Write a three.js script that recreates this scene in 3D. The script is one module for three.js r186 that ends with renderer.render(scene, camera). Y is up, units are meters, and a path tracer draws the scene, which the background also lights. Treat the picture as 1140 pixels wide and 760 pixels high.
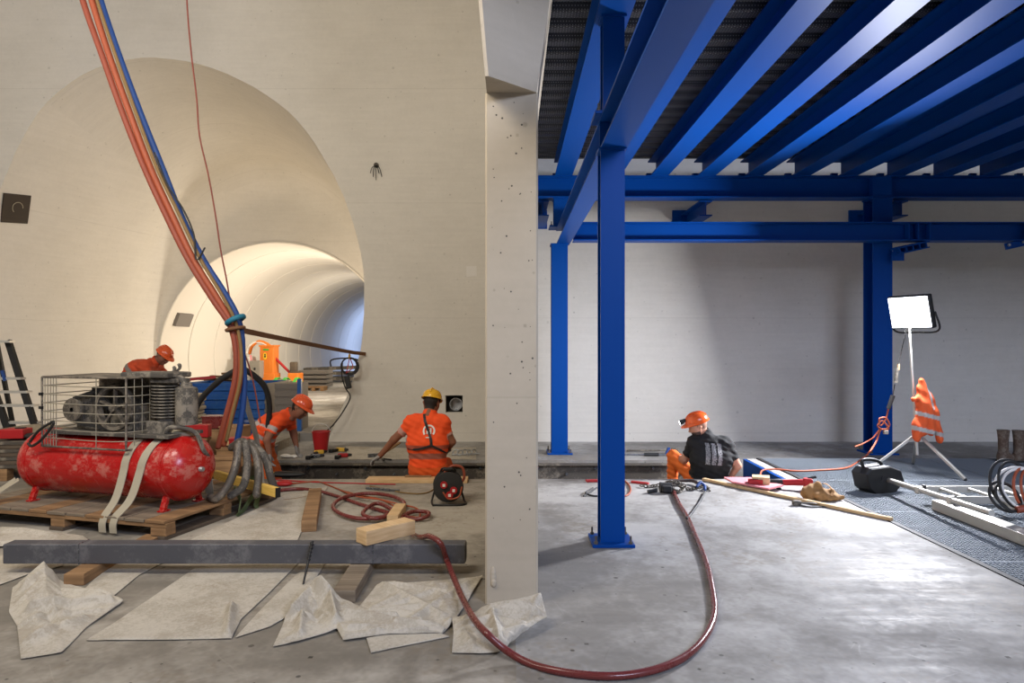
import * as THREE from 'three';
import { mergeGeometries, mergeVertices, toCreasedNormals } from 'three/addons/utils/BufferGeometryUtils.js';
import { RoundedBoxGeometry } from 'three/addons/geometries/RoundedBoxGeometry.js';
import { RectAreaLightUniformsLib } from 'three/addons/lights/RectAreaLightUniformsLib.js';

// ---------------------------------------------------------------- camera, lights, exposure
const scene = new THREE.Scene();
scene.background = new THREE.Color(0x000000);
const camera = new THREE.PerspectiveCamera(53.13, 1.5, 0.05, 200);
camera.position.set(0, 1.6, 0);
camera.lookAt(0, 1.6, -10);
const renderer = new THREE.WebGLRenderer({ antialias: true });
renderer.toneMapping = THREE.LinearToneMapping;
renderer.toneMappingExposure = 1.0;
renderer.shadowMap.enabled = true;
RectAreaLightUniformsLib.init();
const LIGHT = {
  flood: 880, floodColor: 0xf4f6ff,          // LED panel on the tripod, right bay
  hall: 18.5, hallColor: 0xfffaf3,              // unseen floods above the view, placed to light the left bay
  rightFill: 34, rightFillColor: 0xd3defc,    // fill added for the right bay, out of view behind the camera
  mouth: 120, mouthColor: 0xffe6c6,            // unseen lamp, placed to light the inside of the tunnel mouth
  tunnel: 235, tunnelColor: 0xfff2e0,         // unseen lamps, placed to light the tunnel lining
  far: 260, farColor: 0xa9c4ff,               // unseen cool lamp, placed to light the bluish far end
};
function areaLight(color, intensity, w, h, pos, target, parent = scene) {
  const l = new THREE.RectAreaLight(color, intensity, w, h);
  l.position.copy(pos); l.lookAt(target); l.castShadow = true; parent.add(l); return l;
}

// ---------------------------------------------------------------- small helpers
const V = (x, y, z) => new THREE.Vector3(x, y, z);
const F = 760, EYE = 1.6;
const at = (px, py, d) => V((px - 570) * d / F, EYE - (py - 380) * d / F, -d);           // a point d metres in front of the lens plane
const fl = (px, py, h = 0) => at(px, py, (EYE - h) * F / (py - 380));                     // a point on the ground (or h above it)
function rng(seed) { let a = seed >>> 0; return () => { a = (a + 0x6D2B79F5) | 0; let t = Math.imul(a ^ (a >>> 15), 1 | a); t = (t + Math.imul(t ^ (t >>> 7), 61 | t)) ^ t; return ((t ^ (t >>> 14)) >>> 0) / 4294967296; }; }
const taken = {};
function numbered(name) { const n = taken[name] = (taken[name] ?? -1) + 1; return n ? `${name}_${String(n).padStart(3, '0')}` : name; }
function tag(o, label, category, group) { o.userData.label = label; o.userData.category = category; if (group) o.userData.group = group; return o; }
function thing(name, label, category, pos = V(0, 0, 0), turn = 0, group) {
  const o = new THREE.Group(); o.name = numbered(name); o.position.copy(pos); o.rotation.y = turn; scene.add(o);
  return tag(o, label, category, group);
}
function lerp(a, b, t) { return a + (b - a) * t; }
const clamp = (x, a, b) => Math.min(b, Math.max(a, x));
const smooth = (a, b, x) => { const t = clamp((x - a) / (b - a), 0, 1); return t * t * (3 - 2 * t); };

// metre-true uv from the dominant axis of each face
function planarUV(g) {
  const p = g.attributes.position, n = p.count, uv = new Float32Array(n * 2);
  const a = V(0, 0, 0), b = V(0, 0, 0), c = V(0, 0, 0), e = V(0, 0, 0), f = V(0, 0, 0);
  for (let i = 0; i < n; i += 3) {
    a.fromBufferAttribute(p, i); b.fromBufferAttribute(p, i + 1); c.fromBufferAttribute(p, i + 2);
    e.subVectors(b, a).cross(f.subVectors(c, a));
    const x = Math.abs(e.x), y = Math.abs(e.y), z = Math.abs(e.z);
    [a, b, c].forEach((q, k) => {
      const j = (i + k) * 2;
      if (y >= x && y >= z) { uv[j] = q.x; uv[j + 1] = q.z; } else if (x >= z) { uv[j] = q.z; uv[j + 1] = q.y; } else { uv[j] = q.x; uv[j + 1] = q.y; }
    });
  }
  g.setAttribute('uv', new THREE.BufferAttribute(uv, 2));
  return g;
}
function clean(g, keepUV) {
  let q = g.index ? g.toNonIndexed() : g;
  if (!q.attributes.normal) q.computeVertexNormals();
  for (const k of Object.keys(q.attributes)) if (!['position', 'normal', 'uv', 'color'].includes(k)) q.deleteAttribute(k);
  if (!keepUV || !q.attributes.uv) planarUV(q);
  return q;
}
class Shape3 {          // collects solids and turns them into one named mesh
  constructor() { this.g = []; }
  add(g, m, keepUV) { const q = clean(g, keepUV); if (m) { q.applyMatrix4(m); } this.g.push(q); return this; }
  box(x, y, z, w, h, d, o = {}) {
    const bev = o.bev ?? 0;
    const g = bev ? new RoundedBoxGeometry(w, h, d, o.seg ?? 1, Math.min(bev, w / 2.1, h / 2.1, d / 2.1)) : new THREE.BoxGeometry(w, h, d);
    return this.add(g, new THREE.Matrix4().compose(V(x, y, z), new THREE.Quaternion().setFromEuler(new THREE.Euler(o.rx ?? 0, o.ry ?? 0, o.rz ?? 0, 'YXZ')), V(1, 1, 1)));
  }
  bar(a, b, w, h, o = {}) {       // rectangular bar from a to b; h is its size along "up"
    const z = b.clone().sub(a), len = z.length(); z.normalize();
    let up = (o.up ?? V(0, 1, 0)).clone(); if (Math.abs(up.dot(z)) > 0.98) up = V(1, 0, 0);
    const x = V(0, 0, 0).crossVectors(up, z).normalize(), y = V(0, 0, 0).crossVectors(z, x);
    const m = new THREE.Matrix4().makeBasis(x, y, z).setPosition(a.clone().add(b).multiplyScalar(0.5));
    return this.add(o.bev ? new RoundedBoxGeometry(w, h, len, 1, o.bev) : new THREE.BoxGeometry(w, h, len), m);
  }
  cyl(a, b, r, r2 = r, seg = 14, open = false) {
    const y = b.clone().sub(a), len = y.length(); y.normalize();
    const q = new THREE.Quaternion().setFromUnitVectors(V(0, 1, 0), y);
    return this.add(new THREE.CylinderGeometry(r2, r, len, seg, 1, open), new THREE.Matrix4().compose(a.clone().add(b).multiplyScalar(0.5), q, V(1, 1, 1)));
  }
  tube(pts, r, o = {}) {
    const c = new THREE.CatmullRomCurve3(pts, !!o.closed, 'centripetal');
    const n = o.n ?? Math.max(8, pts.length * 7);
    this.add(new THREE.TubeGeometry(c, n, r, o.seg ?? 8, !!o.closed));
    if (!o.closed) { this.ball(pts[0], r, 6); this.ball(pts[pts.length - 1], r, 6); }
    return this;
  }
  ribbon(pts, w, t, o = {}) {     // flat strap through pts; width direction follows o.side (a vector) or is horizontal
    const c = new THREE.CatmullRomCurve3(pts, !!o.closed, 'centripetal'), n = o.n ?? pts.length * 6, P = [], idx = [];
    for (let i = 0; i <= n; i++) {
      const p = c.getPointAt(i / n), tg = c.getTangentAt(i / n);
      let s = o.side ? (typeof o.side === 'function' ? o.side(i / n, p) : o.side.clone()) : V(0, 0, 0).crossVectors(tg, V(0, 1, 0));
      s.addScaledVector(tg, -s.dot(tg)); if (s.length() < 1e-4) s.set(1, 0, 0); s.normalize();
      const nn = V(0, 0, 0).crossVectors(s, tg).normalize();
      for (const [a, b] of [[-1, -1], [1, -1], [1, 1], [-1, 1]]) { const q = p.clone().addScaledVector(s, a * w / 2).addScaledVector(nn, b * t / 2); P.push(q.x, q.y, q.z); }
    }
    for (let i = 0; i < n; i++) for (let k = 0; k < 4; k++) { const a = i * 4 + k, b = i * 4 + (k + 1) % 4; idx.push(a, b, a + 4, b, b + 4, a + 4); }
    idx.push(0, 2, 1, 0, 3, 2); const e = n * 4; idx.push(e, e + 1, e + 2, e, e + 2, e + 3);
    const g = new THREE.BufferGeometry(); g.setAttribute('position', new THREE.Float32BufferAttribute(P, 3)); g.setIndex(idx);
    return this.add(toCreasedNormals(g, 0.7));
  }
  ball(p, r, seg = 12, s = V(1, 1, 1), q = new THREE.Quaternion()) { return this.add(new THREE.SphereGeometry(r, seg, Math.max(4, seg * 2 / 3 | 0)), new THREE.Matrix4().compose(p, q, s)); }
  torus(p, R, r, axis = V(0, 0, 1), seg = 28, arc = Math.PI * 2) {
    const q = new THREE.Quaternion().setFromUnitVectors(V(0, 0, 1), axis.clone().normalize());
    return this.add(new THREE.TorusGeometry(R, r, 8, seg, arc), new THREE.Matrix4().compose(p, q, V(1, 1, 1)));
  }
  lathe(profile, a, axis, seg = 32) {      // profile [[r, h], ...] turned about the axis through a
    const q = new THREE.Quaternion().setFromUnitVectors(V(0, 1, 0), axis.clone().normalize());
    let g = new THREE.LatheGeometry(profile.map(([r, h]) => new THREE.Vector2(Math.max(r, 1e-4), h)), seg);
    g = toCreasedNormals(g, 0.6);
    return this.add(g, new THREE.Matrix4().compose(a, q, V(1, 1, 1)));
  }
  extrude(pts, depth, m, bev = 0) {
    const s = new THREE.Shape(pts.map(([x, y]) => new THREE.Vector2(x, y)));
    return this.add(new THREE.ExtrudeGeometry(s, { depth, bevelEnabled: bev > 0, bevelSize: bev, bevelThickness: bev, bevelSegments: 1, curveSegments: 6 }), m);
  }
  move(m) { this.g.forEach(g => g.applyMatrix4(m)); return this; }
  mesh(name, material, parent = scene, label) {
    const g = this.g.length === 1 ? this.g[0] : mergeGeometries(this.g.map(x => { if (x.attributes.color) x.deleteAttribute('color'); return x; }));
    const m = new THREE.Mesh(g, material); m.name = parent === scene ? numbered(name) : name; m.castShadow = m.receiveShadow = true; parent.add(m);
    if (label) m.userData.label = label;
    return m;
  }
}
const S = () => new Shape3();
function struct(o) { o.userData.kind = 'structure'; return o; }

// ---------------------------------------------------------------- textures (computed)
function lattice(n, seed) { const r = rng(seed), a = new Float32Array(n * n); for (let i = 0; i < a.length; i++) a[i] = r(); return a; }
function noiseField(size, octaves, seed, stretchX = 1) {       // tileable fbm in 0..1
  const out = new Float32Array(size * size); let total = 0;
  for (const [cells, weight] of octaves) {
    const cx = Math.max(1, Math.round(cells / stretchX)), cy = cells, n = Math.max(cx, cy), L = lattice(n, seed + cells * 17); total += weight;
    for (let y = 0; y < size; y++) {
      const fy = y / size * cy, y0 = Math.floor(fy), ty = fy - y0, sy = ty * ty * (3 - 2 * ty), r0 = (y0 % cy) * n, r1 = ((y0 + 1) % cy) * n;
      for (let x = 0; x < size; x++) {
        const fx = x / size * cx, x0 = Math.floor(fx), tx = fx - x0, sx = tx * tx * (3 - 2 * tx), a = x0 % cx, b = (x0 + 1) % cx;
        out[y * size + x] += weight * lerp(lerp(L[r0 + a], L[r0 + b], sx), lerp(L[r1 + a], L[r1 + b], sx), sy);
      }
    }
  }
  for (let i = 0; i < out.length; i++) out[i] /= total;
  return out;
}
function dataTex(size, fn, metres, srgb = true) {
  const d = new Uint8Array(size * size * 4);
  for (let i = 0; i < size * size; i++) { const c = fn(i, i % size, (i / size) | 0); d[i * 4] = clamp(c[0], 0, 255); d[i * 4 + 1] = clamp(c[1], 0, 255); d[i * 4 + 2] = clamp(c[2], 0, 255); d[i * 4 + 3] = 255; }
  const t = new THREE.DataTexture(d, size, size); t.magFilter = THREE.LinearFilter; t.minFilter = THREE.LinearMipmapLinearFilter; t.generateMipmaps = true;
  t.wrapS = t.wrapT = THREE.RepeatWrapping; t.repeat.set(1 / metres, 1 / metres); if (srgb) t.colorSpace = THREE.SRGBColorSpace; t.needsUpdate = true; return t;
}
const mix3 = (a, b, t) => [lerp(a[0], b[0], t), lerp(a[1], b[1], t), lerp(a[2], b[2], t)];
// concrete floor: blotches, scuffs, pits
const nA = noiseField(1024, [[3, 1], [7, .8], [17, .6], [41, .45], [97, .3], [240, .25]], 11);
const nB = noiseField(1024, [[5, 1], [13, .8], [60, .5], [200, .5]], 77);
const nS = noiseField(1024, [[40, 1], [120, .8], [260, .5]], 5, 9);
const pits = (() => { const a = new Float32Array(1024 * 1024), r = rng(9); for (let k = 0; k < 420; k++) { const cx = r() * 1024, cy = r() * 1024, rad = 0.6 + r() * r() * 3.2, s = .4 + .6 * r(); for (let y = -4; y <= 4; y++) for (let x = -4; x <= 4; x++) if (x * x + y * y < rad * rad) { const i = (((cy + y) & 1023) * 1024) + ((cx + x) & 1023); a[i] = Math.max(a[i], s); } } return a; })();
const scuff = (() => { const a = new Float32Array(1024 * 1024), r = rng(31); for (let k = 0; k < 900; k++) { let x = r() * 1024, y = r() * 1024, t = r() * 7; const L = 10 + r() * 60, s = (r() - .35) * .5; for (let i = 0; i < L; i++) { const j = ((y & 1023) * 1024) + (x & 1023); a[j] = s; x += Math.cos(t); y += Math.sin(t); t += (r() - .5) * .08; } } return a; })();
const floorTex = dataTex(1024, i => {
  let c = mix3([128, 125, 120], [176, 174, 170], smooth(.3, .7, nA[i]));
  c = mix3(c, [128, 120, 108], smooth(.56, .74, nB[i]) * .55);
  const g = (nS[i] - .5) * 16 + scuff[i] * 42 - pits[i] * 60; return [c[0] + g, c[1] + g, c[2] + g];
}, 4.6);
const floorBump = dataTex(1024, i => { const v = 128 + (nA[i] - .5) * 60 + (nS[i] - .5) * 50 - pits[i] * 60 + scuff[i] * 40; return [v, v, v]; }, 4.6, false);
const floorRough = dataTex(1024, i => { const v = 255 * clamp(.74 - (nB[i] - .5) * .5 + (nS[i] - .5) * .3 - scuff[i] * .3, .3, 1); return [v, v, v]; }, 4.6, false);
// sprayed / shuttered pale concrete of the walls
const nW = noiseField(1024, [[4, 1], [11, .6], [33, .35], [130, .35], [300, .3]], 51);
const nWl = noiseField(1024, [[150, 1], [300, .7]], 52, 12);
const wallTex = dataTex(1024, (i, x, y) => {
  const g = (nW[i] - .5) * 20 + (nWl[i] - .5) * 6; let c = [214 + g, 209 + g, 198 + g];
  const row = y % 342; if (row < 1.5) c = c.map(v => v - 9);            // hairline lifts of the formwork
  return c.map(v => v - pits[i] * 26);
}, 6);
const wallBump = dataTex(512, i => { const j = ((i / 512 | 0) * 2) * 1024 + (i % 512) * 2, v = 128 + (nW[j] - .5) * 40 + (nWl[j] - .5) * 16; return [v, v, v]; }, 3, false);
// wood
const nG = noiseField(512, [[24, 1], [60, .8], [140, .6]], 61, 10), nG2 = noiseField(512, [[3, 1], [9, .6]], 62);
function woodTex(dark, light, metres = 1.1) { return dataTex(512, (i, x, y) => { const t = clamp(nG[i] * 1.25 - .12 + (nG2[i] - .5) * .5, 0, 1); return mix3(dark, light, t); }, metres); }
// felt, dust, metal
const nF = noiseField(512, [[6, 1], [20, .6], [90, .6], [220, .7]], 71);
const nD = noiseField(512, [[5, 1], [14, .8], [50, .7], [160, .5]], 81);
const feltTex = dataTex(512, i => { let c = mix3([168, 160, 145], [190, 183, 169], smooth(.3, .68, nF[i])); const k = smooth(.58, .74, nD[i]); return mix3(c, [140, 127, 108], k * .28); }, 1.3);
const feltBump = dataTex(256, i => { const v = 255 * nF[(i / 256 | 0) * 1024 + (i % 256) * 2]; return [v, v, v]; }, .35, false);
function dusty(base, dust, lo, hi, metres) { return dataTex(512, i => mix3(base, dust, smooth(lo, hi, nD[i]) * .8), metres); }
const smudge = dataTex(256, i => { const v = 255 * clamp(.5 + (nD[(i / 256 | 0) * 1024 + (i % 256) * 2] - .5) * .9, 0, 1); return [v, v, v]; }, .8, false);

const M = {};
function mat(o) { return new THREE.MeshStandardMaterial({ side: THREE.DoubleSide, roughness: .7, ...o }); }
M.floor = new THREE.MeshPhysicalMaterial({ side: THREE.DoubleSide, specularIntensity: .55, map: floorTex, bumpMap: floorBump, bumpScale: .004, roughnessMap: floorRough, roughness: 1 });
M.floorPale = mat({ map: floorTex, color: 0xffffff, bumpMap: floorBump, bumpScale: .004, roughness: .9 });
M.floorDusty = mat({ map: floorTex, color: 0xf5eee1, bumpMap: floorBump, bumpScale: .005, roughness: .95 });
M.wall = mat({ map: wallTex, bumpMap: wallBump, bumpScale: .003, roughness: .92 });
M.pillar = mat({ map: wallTex, bumpMap: wallBump, bumpScale: .002, roughness: .85, color: 0xddd3c4 });
M.lining = mat({ color: 0xdcd6ca, roughness: .55, bumpMap: wallBump, bumpScale: .001 });
M.joint = mat({ color: 0x57524a, roughness: .9 });
M.blue = new THREE.MeshPhysicalMaterial({ color: new THREE.Color().setRGB(.0006, .055, .28), roughness: .45, specularIntensity: .25, side: THREE.DoubleSide });
M.deck = (() => { const c = dataTex(256, (i, x, y) => { const u = (x % 16) - 8 + ((y >> 4) & 1 ? 4 : 0), w = (y % 16) - 8; const dot = u * u + w * w < 6; const g = (nD[(y * 2) * 512 + x * 2] - .5) * 14; return dot ? [150 + g, 154 + g, 160 + g] : [62 + g, 64 + g, 70 + g]; }, .42); return mat({ map: c, metalness: .55, roughness: .42 }); })();  // punched pattern; the bright sparkle of the holes is put into the dot colour
M.galv = mat({ color: 0x7b8288, metalness: .3, roughness: .7 });
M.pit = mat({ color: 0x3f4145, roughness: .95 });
M.steel = mat({ color: 0x6f7276, metalness: .6, roughness: .5, roughnessMap: smudge });
M.darkSteel = mat({ metalness: .35, roughness: .62, map: dusty([88, 82, 74], [150, 140, 124], .45, .7, .9) });
M.beamSteel = mat({ map: dusty([84, 84, 88], [118, 117, 118], .4, .75, 1.1), metalness: .25, roughness: .6 });
M.zinc = mat({ color: 0xaeb1b3, metalness: .7, roughness: .38 });
M.alu = mat({ color: 0xc9c6bd, metalness: .55, roughness: .42 });
M.black = mat({ color: 0x161616, roughness: .55 });
M.rubber = mat({ color: 0x232221, roughness: .75 });
M.grime = mat({ map: dusty([74, 70, 64], [142, 133, 118], .4, .68, .7), roughness: .85 });
M.wire = mat({ color: 0x97907f, metalness: .3, roughness: .6 });
M.tank = mat({ map: dusty([168, 22, 20], [186, 118, 104], .5, .74, .75), roughness: .5, roughnessMap: smudge });
M.red = mat({ color: 0xa8171b, roughness: .5 });
M.pink = mat({ color: 0xd9868c, roughness: .8 });
M.hose = mat({ color: 0x6d2f2c, roughness: .55, roughnessMap: smudge });
M.hoseDark = mat({ color: 0x3a2a26, roughness: .7 });
M.orangeCable = mat({ color: 0x9c4a2a, roughness: .6 });
M.orangeHose = mat({ color: 0x8a402a, roughness: .6 });
M.blueHose = mat({ color: 0x17407f, roughness: .55 });
M.oliveCable = mat({ color: 0x7d6238, roughness: .7 });
M.greyCable = mat({ color: 0x8a8479, roughness: .7 });
M.yellow = mat({ color: 0xd3a93c, roughness: .6 });
M.orange = mat({ color: 0xd9771f, roughness: .6 });
M.white = mat({ color: 0xdedad2, roughness: .7 });
M.greenSling = mat({ color: 0x55633f, roughness: .9 });
M.green = mat({ color: 0x3f9a35, roughness: .8 });
M.strap = mat({ color: 0xa59c87, roughness: .9 });
M.tarp = mat({ color: 0xb9b0a0, roughness: .9, map: feltTex });
M.blueBox = mat({ map: dusty([22, 84, 158], [60, 104, 150], .5, .8, .8), roughness: .55 });
M.greyBox = mat({ color: 0x77716a, roughness: .8 });
M.card = mat({ color: 0x9b7a57, roughness: .9 });
M.sacks = mat({ color: 0xbfb39b, roughness: .95 });
M.felt = mat({ map: feltTex, bumpMap: feltBump, bumpScale: .0008, roughness: .95 });
M.wood = mat({ map: woodTex([104, 76, 48], [168, 132, 92]), roughness: .85 });
M.woodPale = mat({ map: woodTex([186, 150, 104], [222, 192, 148], .7), roughness: .8 });
M.woodGrey = mat({ map: woodTex([92, 80, 66], [150, 136, 116]), roughness: .9 });
M.woodDark = mat({ map: woodTex([66, 56, 46], [104, 90, 74]), roughness: .92 });
M.batten = mat({ map: woodTex([196, 156, 62], [226, 192, 104], .6), roughness: .7 });
M.leather = mat({ color: 0x9a7244, roughness: .9, bumpMap: feltBump, bumpScale: .004 });
M.boot = mat({ map: dusty([92, 74, 60], [128, 118, 104], .4, .7, .3), roughness: .85 });
M.lampGlow = mat({ color: 0xffffff, emissive: 0xf4f7ff, emissiveIntensity: 9 });
M.warmGlow = mat({ color: 0xffffff, emissive: 0xffe6c0, emissiveIntensity: 5 });
M.coolGlow = mat({ color: 0xffffff, emissive: 0xbcd2ff, emissiveIntensity: 5 });

// ---------------------------------------------------------------- the setting
const WALL_D = 11.9, LEDGE = -0.146, TR0 = 7.95, TR1 = 10.05, GX = 3.35;
function slab(s, x0, x1, d0, d1, top, h = .9) { s.box((x0 + x1) / 2, top - h / 2, -(d0 + d1) / 2, x1 - x0, h, d1 - d0); }
{
  const s = S();
  slab(s, -12.3, -3.72, -7, 11.98, 0); slab(s, -3.72, .02, -7, TR0, 0); struct(s.mesh('floor', M.floorDusty));
  const s3 = S(); slab(s3, -9.9, -1.9, 11.98, 62, 0, .4); struct(s3.mesh('floor_tunnel', M.floorPale));
  const s2 = S(); slab(s2, .02, GX, -7, TR0, 0); slab(s2, GX, 12.3, -7, 3.5, 0); slab(s2, 9.2, 12.3, 3.5, TR1, 0);
  struct(s2.mesh('floor_bay', M.floor));
  const l = S(); slab(l, -3.72, 12.3, TR1, 12.02, LEDGE, .75);
  struct(l.mesh('floor_ledge', M.floor));
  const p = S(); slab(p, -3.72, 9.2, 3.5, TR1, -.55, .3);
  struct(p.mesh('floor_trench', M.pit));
  // steel channel with bolts along the far side of the trench
  const t = S(); t.box(-.29, -.2, -(TR1 - .06), 6.8, .025, .12, { bev: .006 }); t.box(-.29, -.36, -(TR1 - .03), 6.8, .33, .02);
  const tm = struct(t.mesh('trim_1', M.darkSteel));
  for (let k = 0; k < 16; k++) { const b = S(); b.cyl(V(-3.4 + k * .42, -.34 + (k % 2) * .09, -(TR1 - .045)), V(-3.4 + k * .42, -.34 + (k % 2) * .09, -(TR1 - .085)), .022, .022, 6); b.mesh('bolt', M.steel, tm); }
  const e = S(); e.box(3.19, -.24, -(TR0 + TR1 - .7) / 2, .05, .46, TR1 - TR0 - .7, {}); 
  struct(e.mesh('trim_2', M.blue)); const e2 = S(); e2.box(3.27, -.28, -(TR0 + 9.35) / 2, .13, .55, 9.35 - TR0 - .01); struct(e2.mesh('trim_3', M.floor));
}
// front wall with the mouth of the tunnel
const mouthPx = [[363.6, 491], [376.5, 463], [389, 434], [401, 391], [404.5, 359], [405, 306], [397, 261.6], [381.6, 217], [363, 180], [334, 137], [300, 108], [263, 87], [224, 72], [168, 64], [134, 68], [110, 75], [88, 85.5], [53, 113], [29, 147], [10, 187], [-3, 222], [-16, 285], [-20, 340], [-14, 400], [2, 462], [30, 520], [85, 565], [180, 590], [260, 580], [325, 540]];
const mouthCurve = new THREE.CatmullRomCurve3(mouthPx.map(([x, y]) => { const p = at(x, y, WALL_D); return V(p.x, Math.max(p.y, -.85), 0); }), true, 'centripetal');
const MC = V(-5.7, 1.6, 0), NA = 120;
const mouthDense = mouthCurve.getSpacedPoints(600);
function mouthR(th) {
  let best = 0, bd = 9; const cx = Math.cos(th), sx = Math.sin(th);
  for (const p of mouthDense) { const x = p.x - MC.x, y = p.y - MC.y, r = Math.hypot(x, y), dd = 1 - (x * cx + y * sx) / r; if (dd < bd) { bd = dd; best = r; } }
  return best;
}
const RING_C = V(-5.69, 1.15, 0), RING_R = 2.86, RING_D = 16.5;
function polarFrom(cx, cy, a, b, th) {      // radius from MC to an ellipse about (cx, cy)
  const ox = MC.x - cx, oy = MC.y - cy, dx = Math.cos(th), dy = Math.sin(th);
  const A = dx * dx / a / a + dy * dy / b / b, B = ox * dx / a / a + oy * dy / b / b, C = ox * ox / a / a + oy * oy / b / b - 1;
  return (-B + Math.sqrt(B * B - A * C)) / A;
}
{
  const w = 12.3, sh = new THREE.Shape([[-w, -.9], [w, -.9], [w, 10], [-w, 10]].map(([x, y]) => new THREE.Vector2(x, y)));
  const rad = []; for (let i = 0; i < NA; i++) rad.push(mouthR(i / NA * Math.PI * 2));
  sh.holes.push(new THREE.Path(rad.map((r, i) => new THREE.Vector2(MC.x + r * Math.cos(i / NA * 2 * Math.PI), MC.y + r * Math.sin(i / NA * 2 * Math.PI)))));
  // square socket with a pipe stub, right of the mouth
  const q0 = at(496, 459, WALL_D), q1 = at(515, 440, WALL_D);
  sh.holes.push(new THREE.Path([[q0.x, q0.y], [q0.x, q1.y], [q1.x, q1.y], [q1.x, q0.y]].map(([x, y]) => new THREE.Vector2(x, y))));
  const g = new THREE.ExtrudeGeometry(sh, { depth: .12, bevelEnabled: false });
  struct(S().add(g, new THREE.Matrix4().makeTranslation(0, 0, -(WALL_D + .12))).mesh('wall_front', M.wall));
  const s = S(), cx = (q0.x + q1.x) / 2, cy = (q0.y + q1.y) / 2, W = q1.x - q0.x;
  s.box(cx, cy, -(WALL_D + .36), W + .06, W + .06, .04);
  for (const [dx, dy, ww, hh] of [[-W / 2 - .015, 0, .03, W + .06], [W / 2 + .015, 0, .03, W + .06], [0, W / 2 + .015, W, .03], [0, -W / 2 - .015, W, .03]]) s.box(cx + dx, cy + dy, -(WALL_D + .23), ww, hh, .22);
  const so = s.mesh('wall_socket', M.joint); tag(so, 'small square socket recessed in the pale wall beside the yellow helmet', 'wall socket');
  S().lathe([[.1, 0], [.115, 0], [.115, .2], [.1, .2], [.1, .02], [0, .02]], V(cx + .02, cy - .02, -(WALL_D + .34)), V(0, 0, 1), 24).mesh('pipe_stub', M.zinc, so);
  // flared mouth, soft fillet and shoulder down to the tunnel ring
  const P = [], idx = [], prof = [];
  for (let k = 0; k <= 10; k++) prof.push(['cone', k / 10]);
  for (let k = 1; k <= 12; k++) prof.push(['fillet', k / 12]);
  for (let k = 1; k <= 3; k++) prof.push(['face', k / 3]);
  prof.forEach(([kind, t]) => {
    for (let i = 0; i < NA; i++) {
      const th = i / NA * Math.PI * 2, r0 = rad[i], rc = Math.max(polarFrom(RING_C.x, 1.62, 3.06, 4.15, th), polarFrom(RING_C.x, RING_C.y, RING_R, RING_R, th) + .1);
      const rr = polarFrom(RING_C.x, RING_C.y, RING_R, RING_R, th), fr = Math.min(.85, (rc - rr) * .8), fd = 1.1;
      let r, d; const dS = RING_D - fd;
      if (kind === 'cone') { r = lerp(r0, rc, t); d = lerp(WALL_D + .02, dS, t); }
      else if (kind === 'fillet') { const a = t * Math.PI / 2; r = rc - fr * (1 - Math.cos(a)); d = dS + fd * Math.sin(a); }
      else { r = lerp(rc - fr, rr, t); d = RING_D; }
      P.push(MC.x + r * Math.cos(th), MC.y + r * Math.sin(th), -d);
    }
  });
  const n = prof.length;
  for (let k = 0; k < n - 1; k++) for (let i = 0; i < NA; i++) { const a = k * NA + i, b = k * NA + (i + 1) % NA; idx.push(a, b, a + NA, b, b + NA, a + NA); }
  const hg = new THREE.BufferGeometry(); hg.setAttribute('position', new THREE.Float32BufferAttribute(P, 3)); hg.setIndex(idx); hg.computeVertexNormals();
  struct(S().add(hg).mesh('tunnel_mouth', M.wall));
  // lining rings
  const tl = new THREE.Group(); tl.name = 'tunnel_lining'; struct(tl); scene.add(tl); tl.position.set(RING_C.x, RING_C.y, -RING_D - .012);
  const RL = 1.55, ringShape = S().lathe([[RING_R + .015, 0], [RING_R, .012], [RING_R, RL - .045], [RING_R + .012, RL - .033], [RING_R + .12, RL - .033], [RING_R + .12, 0], [RING_R + .015, 0]], V(0, 0, 0), V(0, 0, -1), 72);
  const proto = ringShape.mesh('lining_ring', M.lining, tl);
  for (let k = 1; k < 29; k++) { const c = proto.clone(); c.name = `lining_ring_${String(k).padStart(3, '0')}`; c.position.z = -k * RL; tl.add(c); }
  const back = S(); back.add(new THREE.CylinderGeometry(RING_R + .016, RING_R + .016, 29 * RL - .1, 72, 1, true), new THREE.Matrix4().makeRotationX(Math.PI / 2).setPosition(0, 0, -29 * RL / 2)); back.mesh('joint_backing', M.joint, tl);
  S().torus(V(0, 0, .0), RING_R - .005, .03, V(0, 0, 1), 96).mesh('ring_lip', M.wall, tl);
  struct(S().box(RING_C.x, 1.2, -(RING_D + 29 * RL + .1), 7, 7, .2).mesh('wall_tunnel_end', M.wall));
}
// the hall round the view
struct(S().box(-12.45, 4.6, -2.5, .3, 11, 19.5).mesh('wall_left', M.wall));
struct(S().box(12.45, 4.6, -2.5, .3, 11, 19.5).mesh('wall_right', M.wall));
struct(S().box(0, 4.6, 7.15, 25, 11, .3).mesh('wall_back', M.wall));
struct(S().box(0, 10.15, -2.5, 25, .3, 19.5).mesh('ceiling', M.wall));
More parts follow.
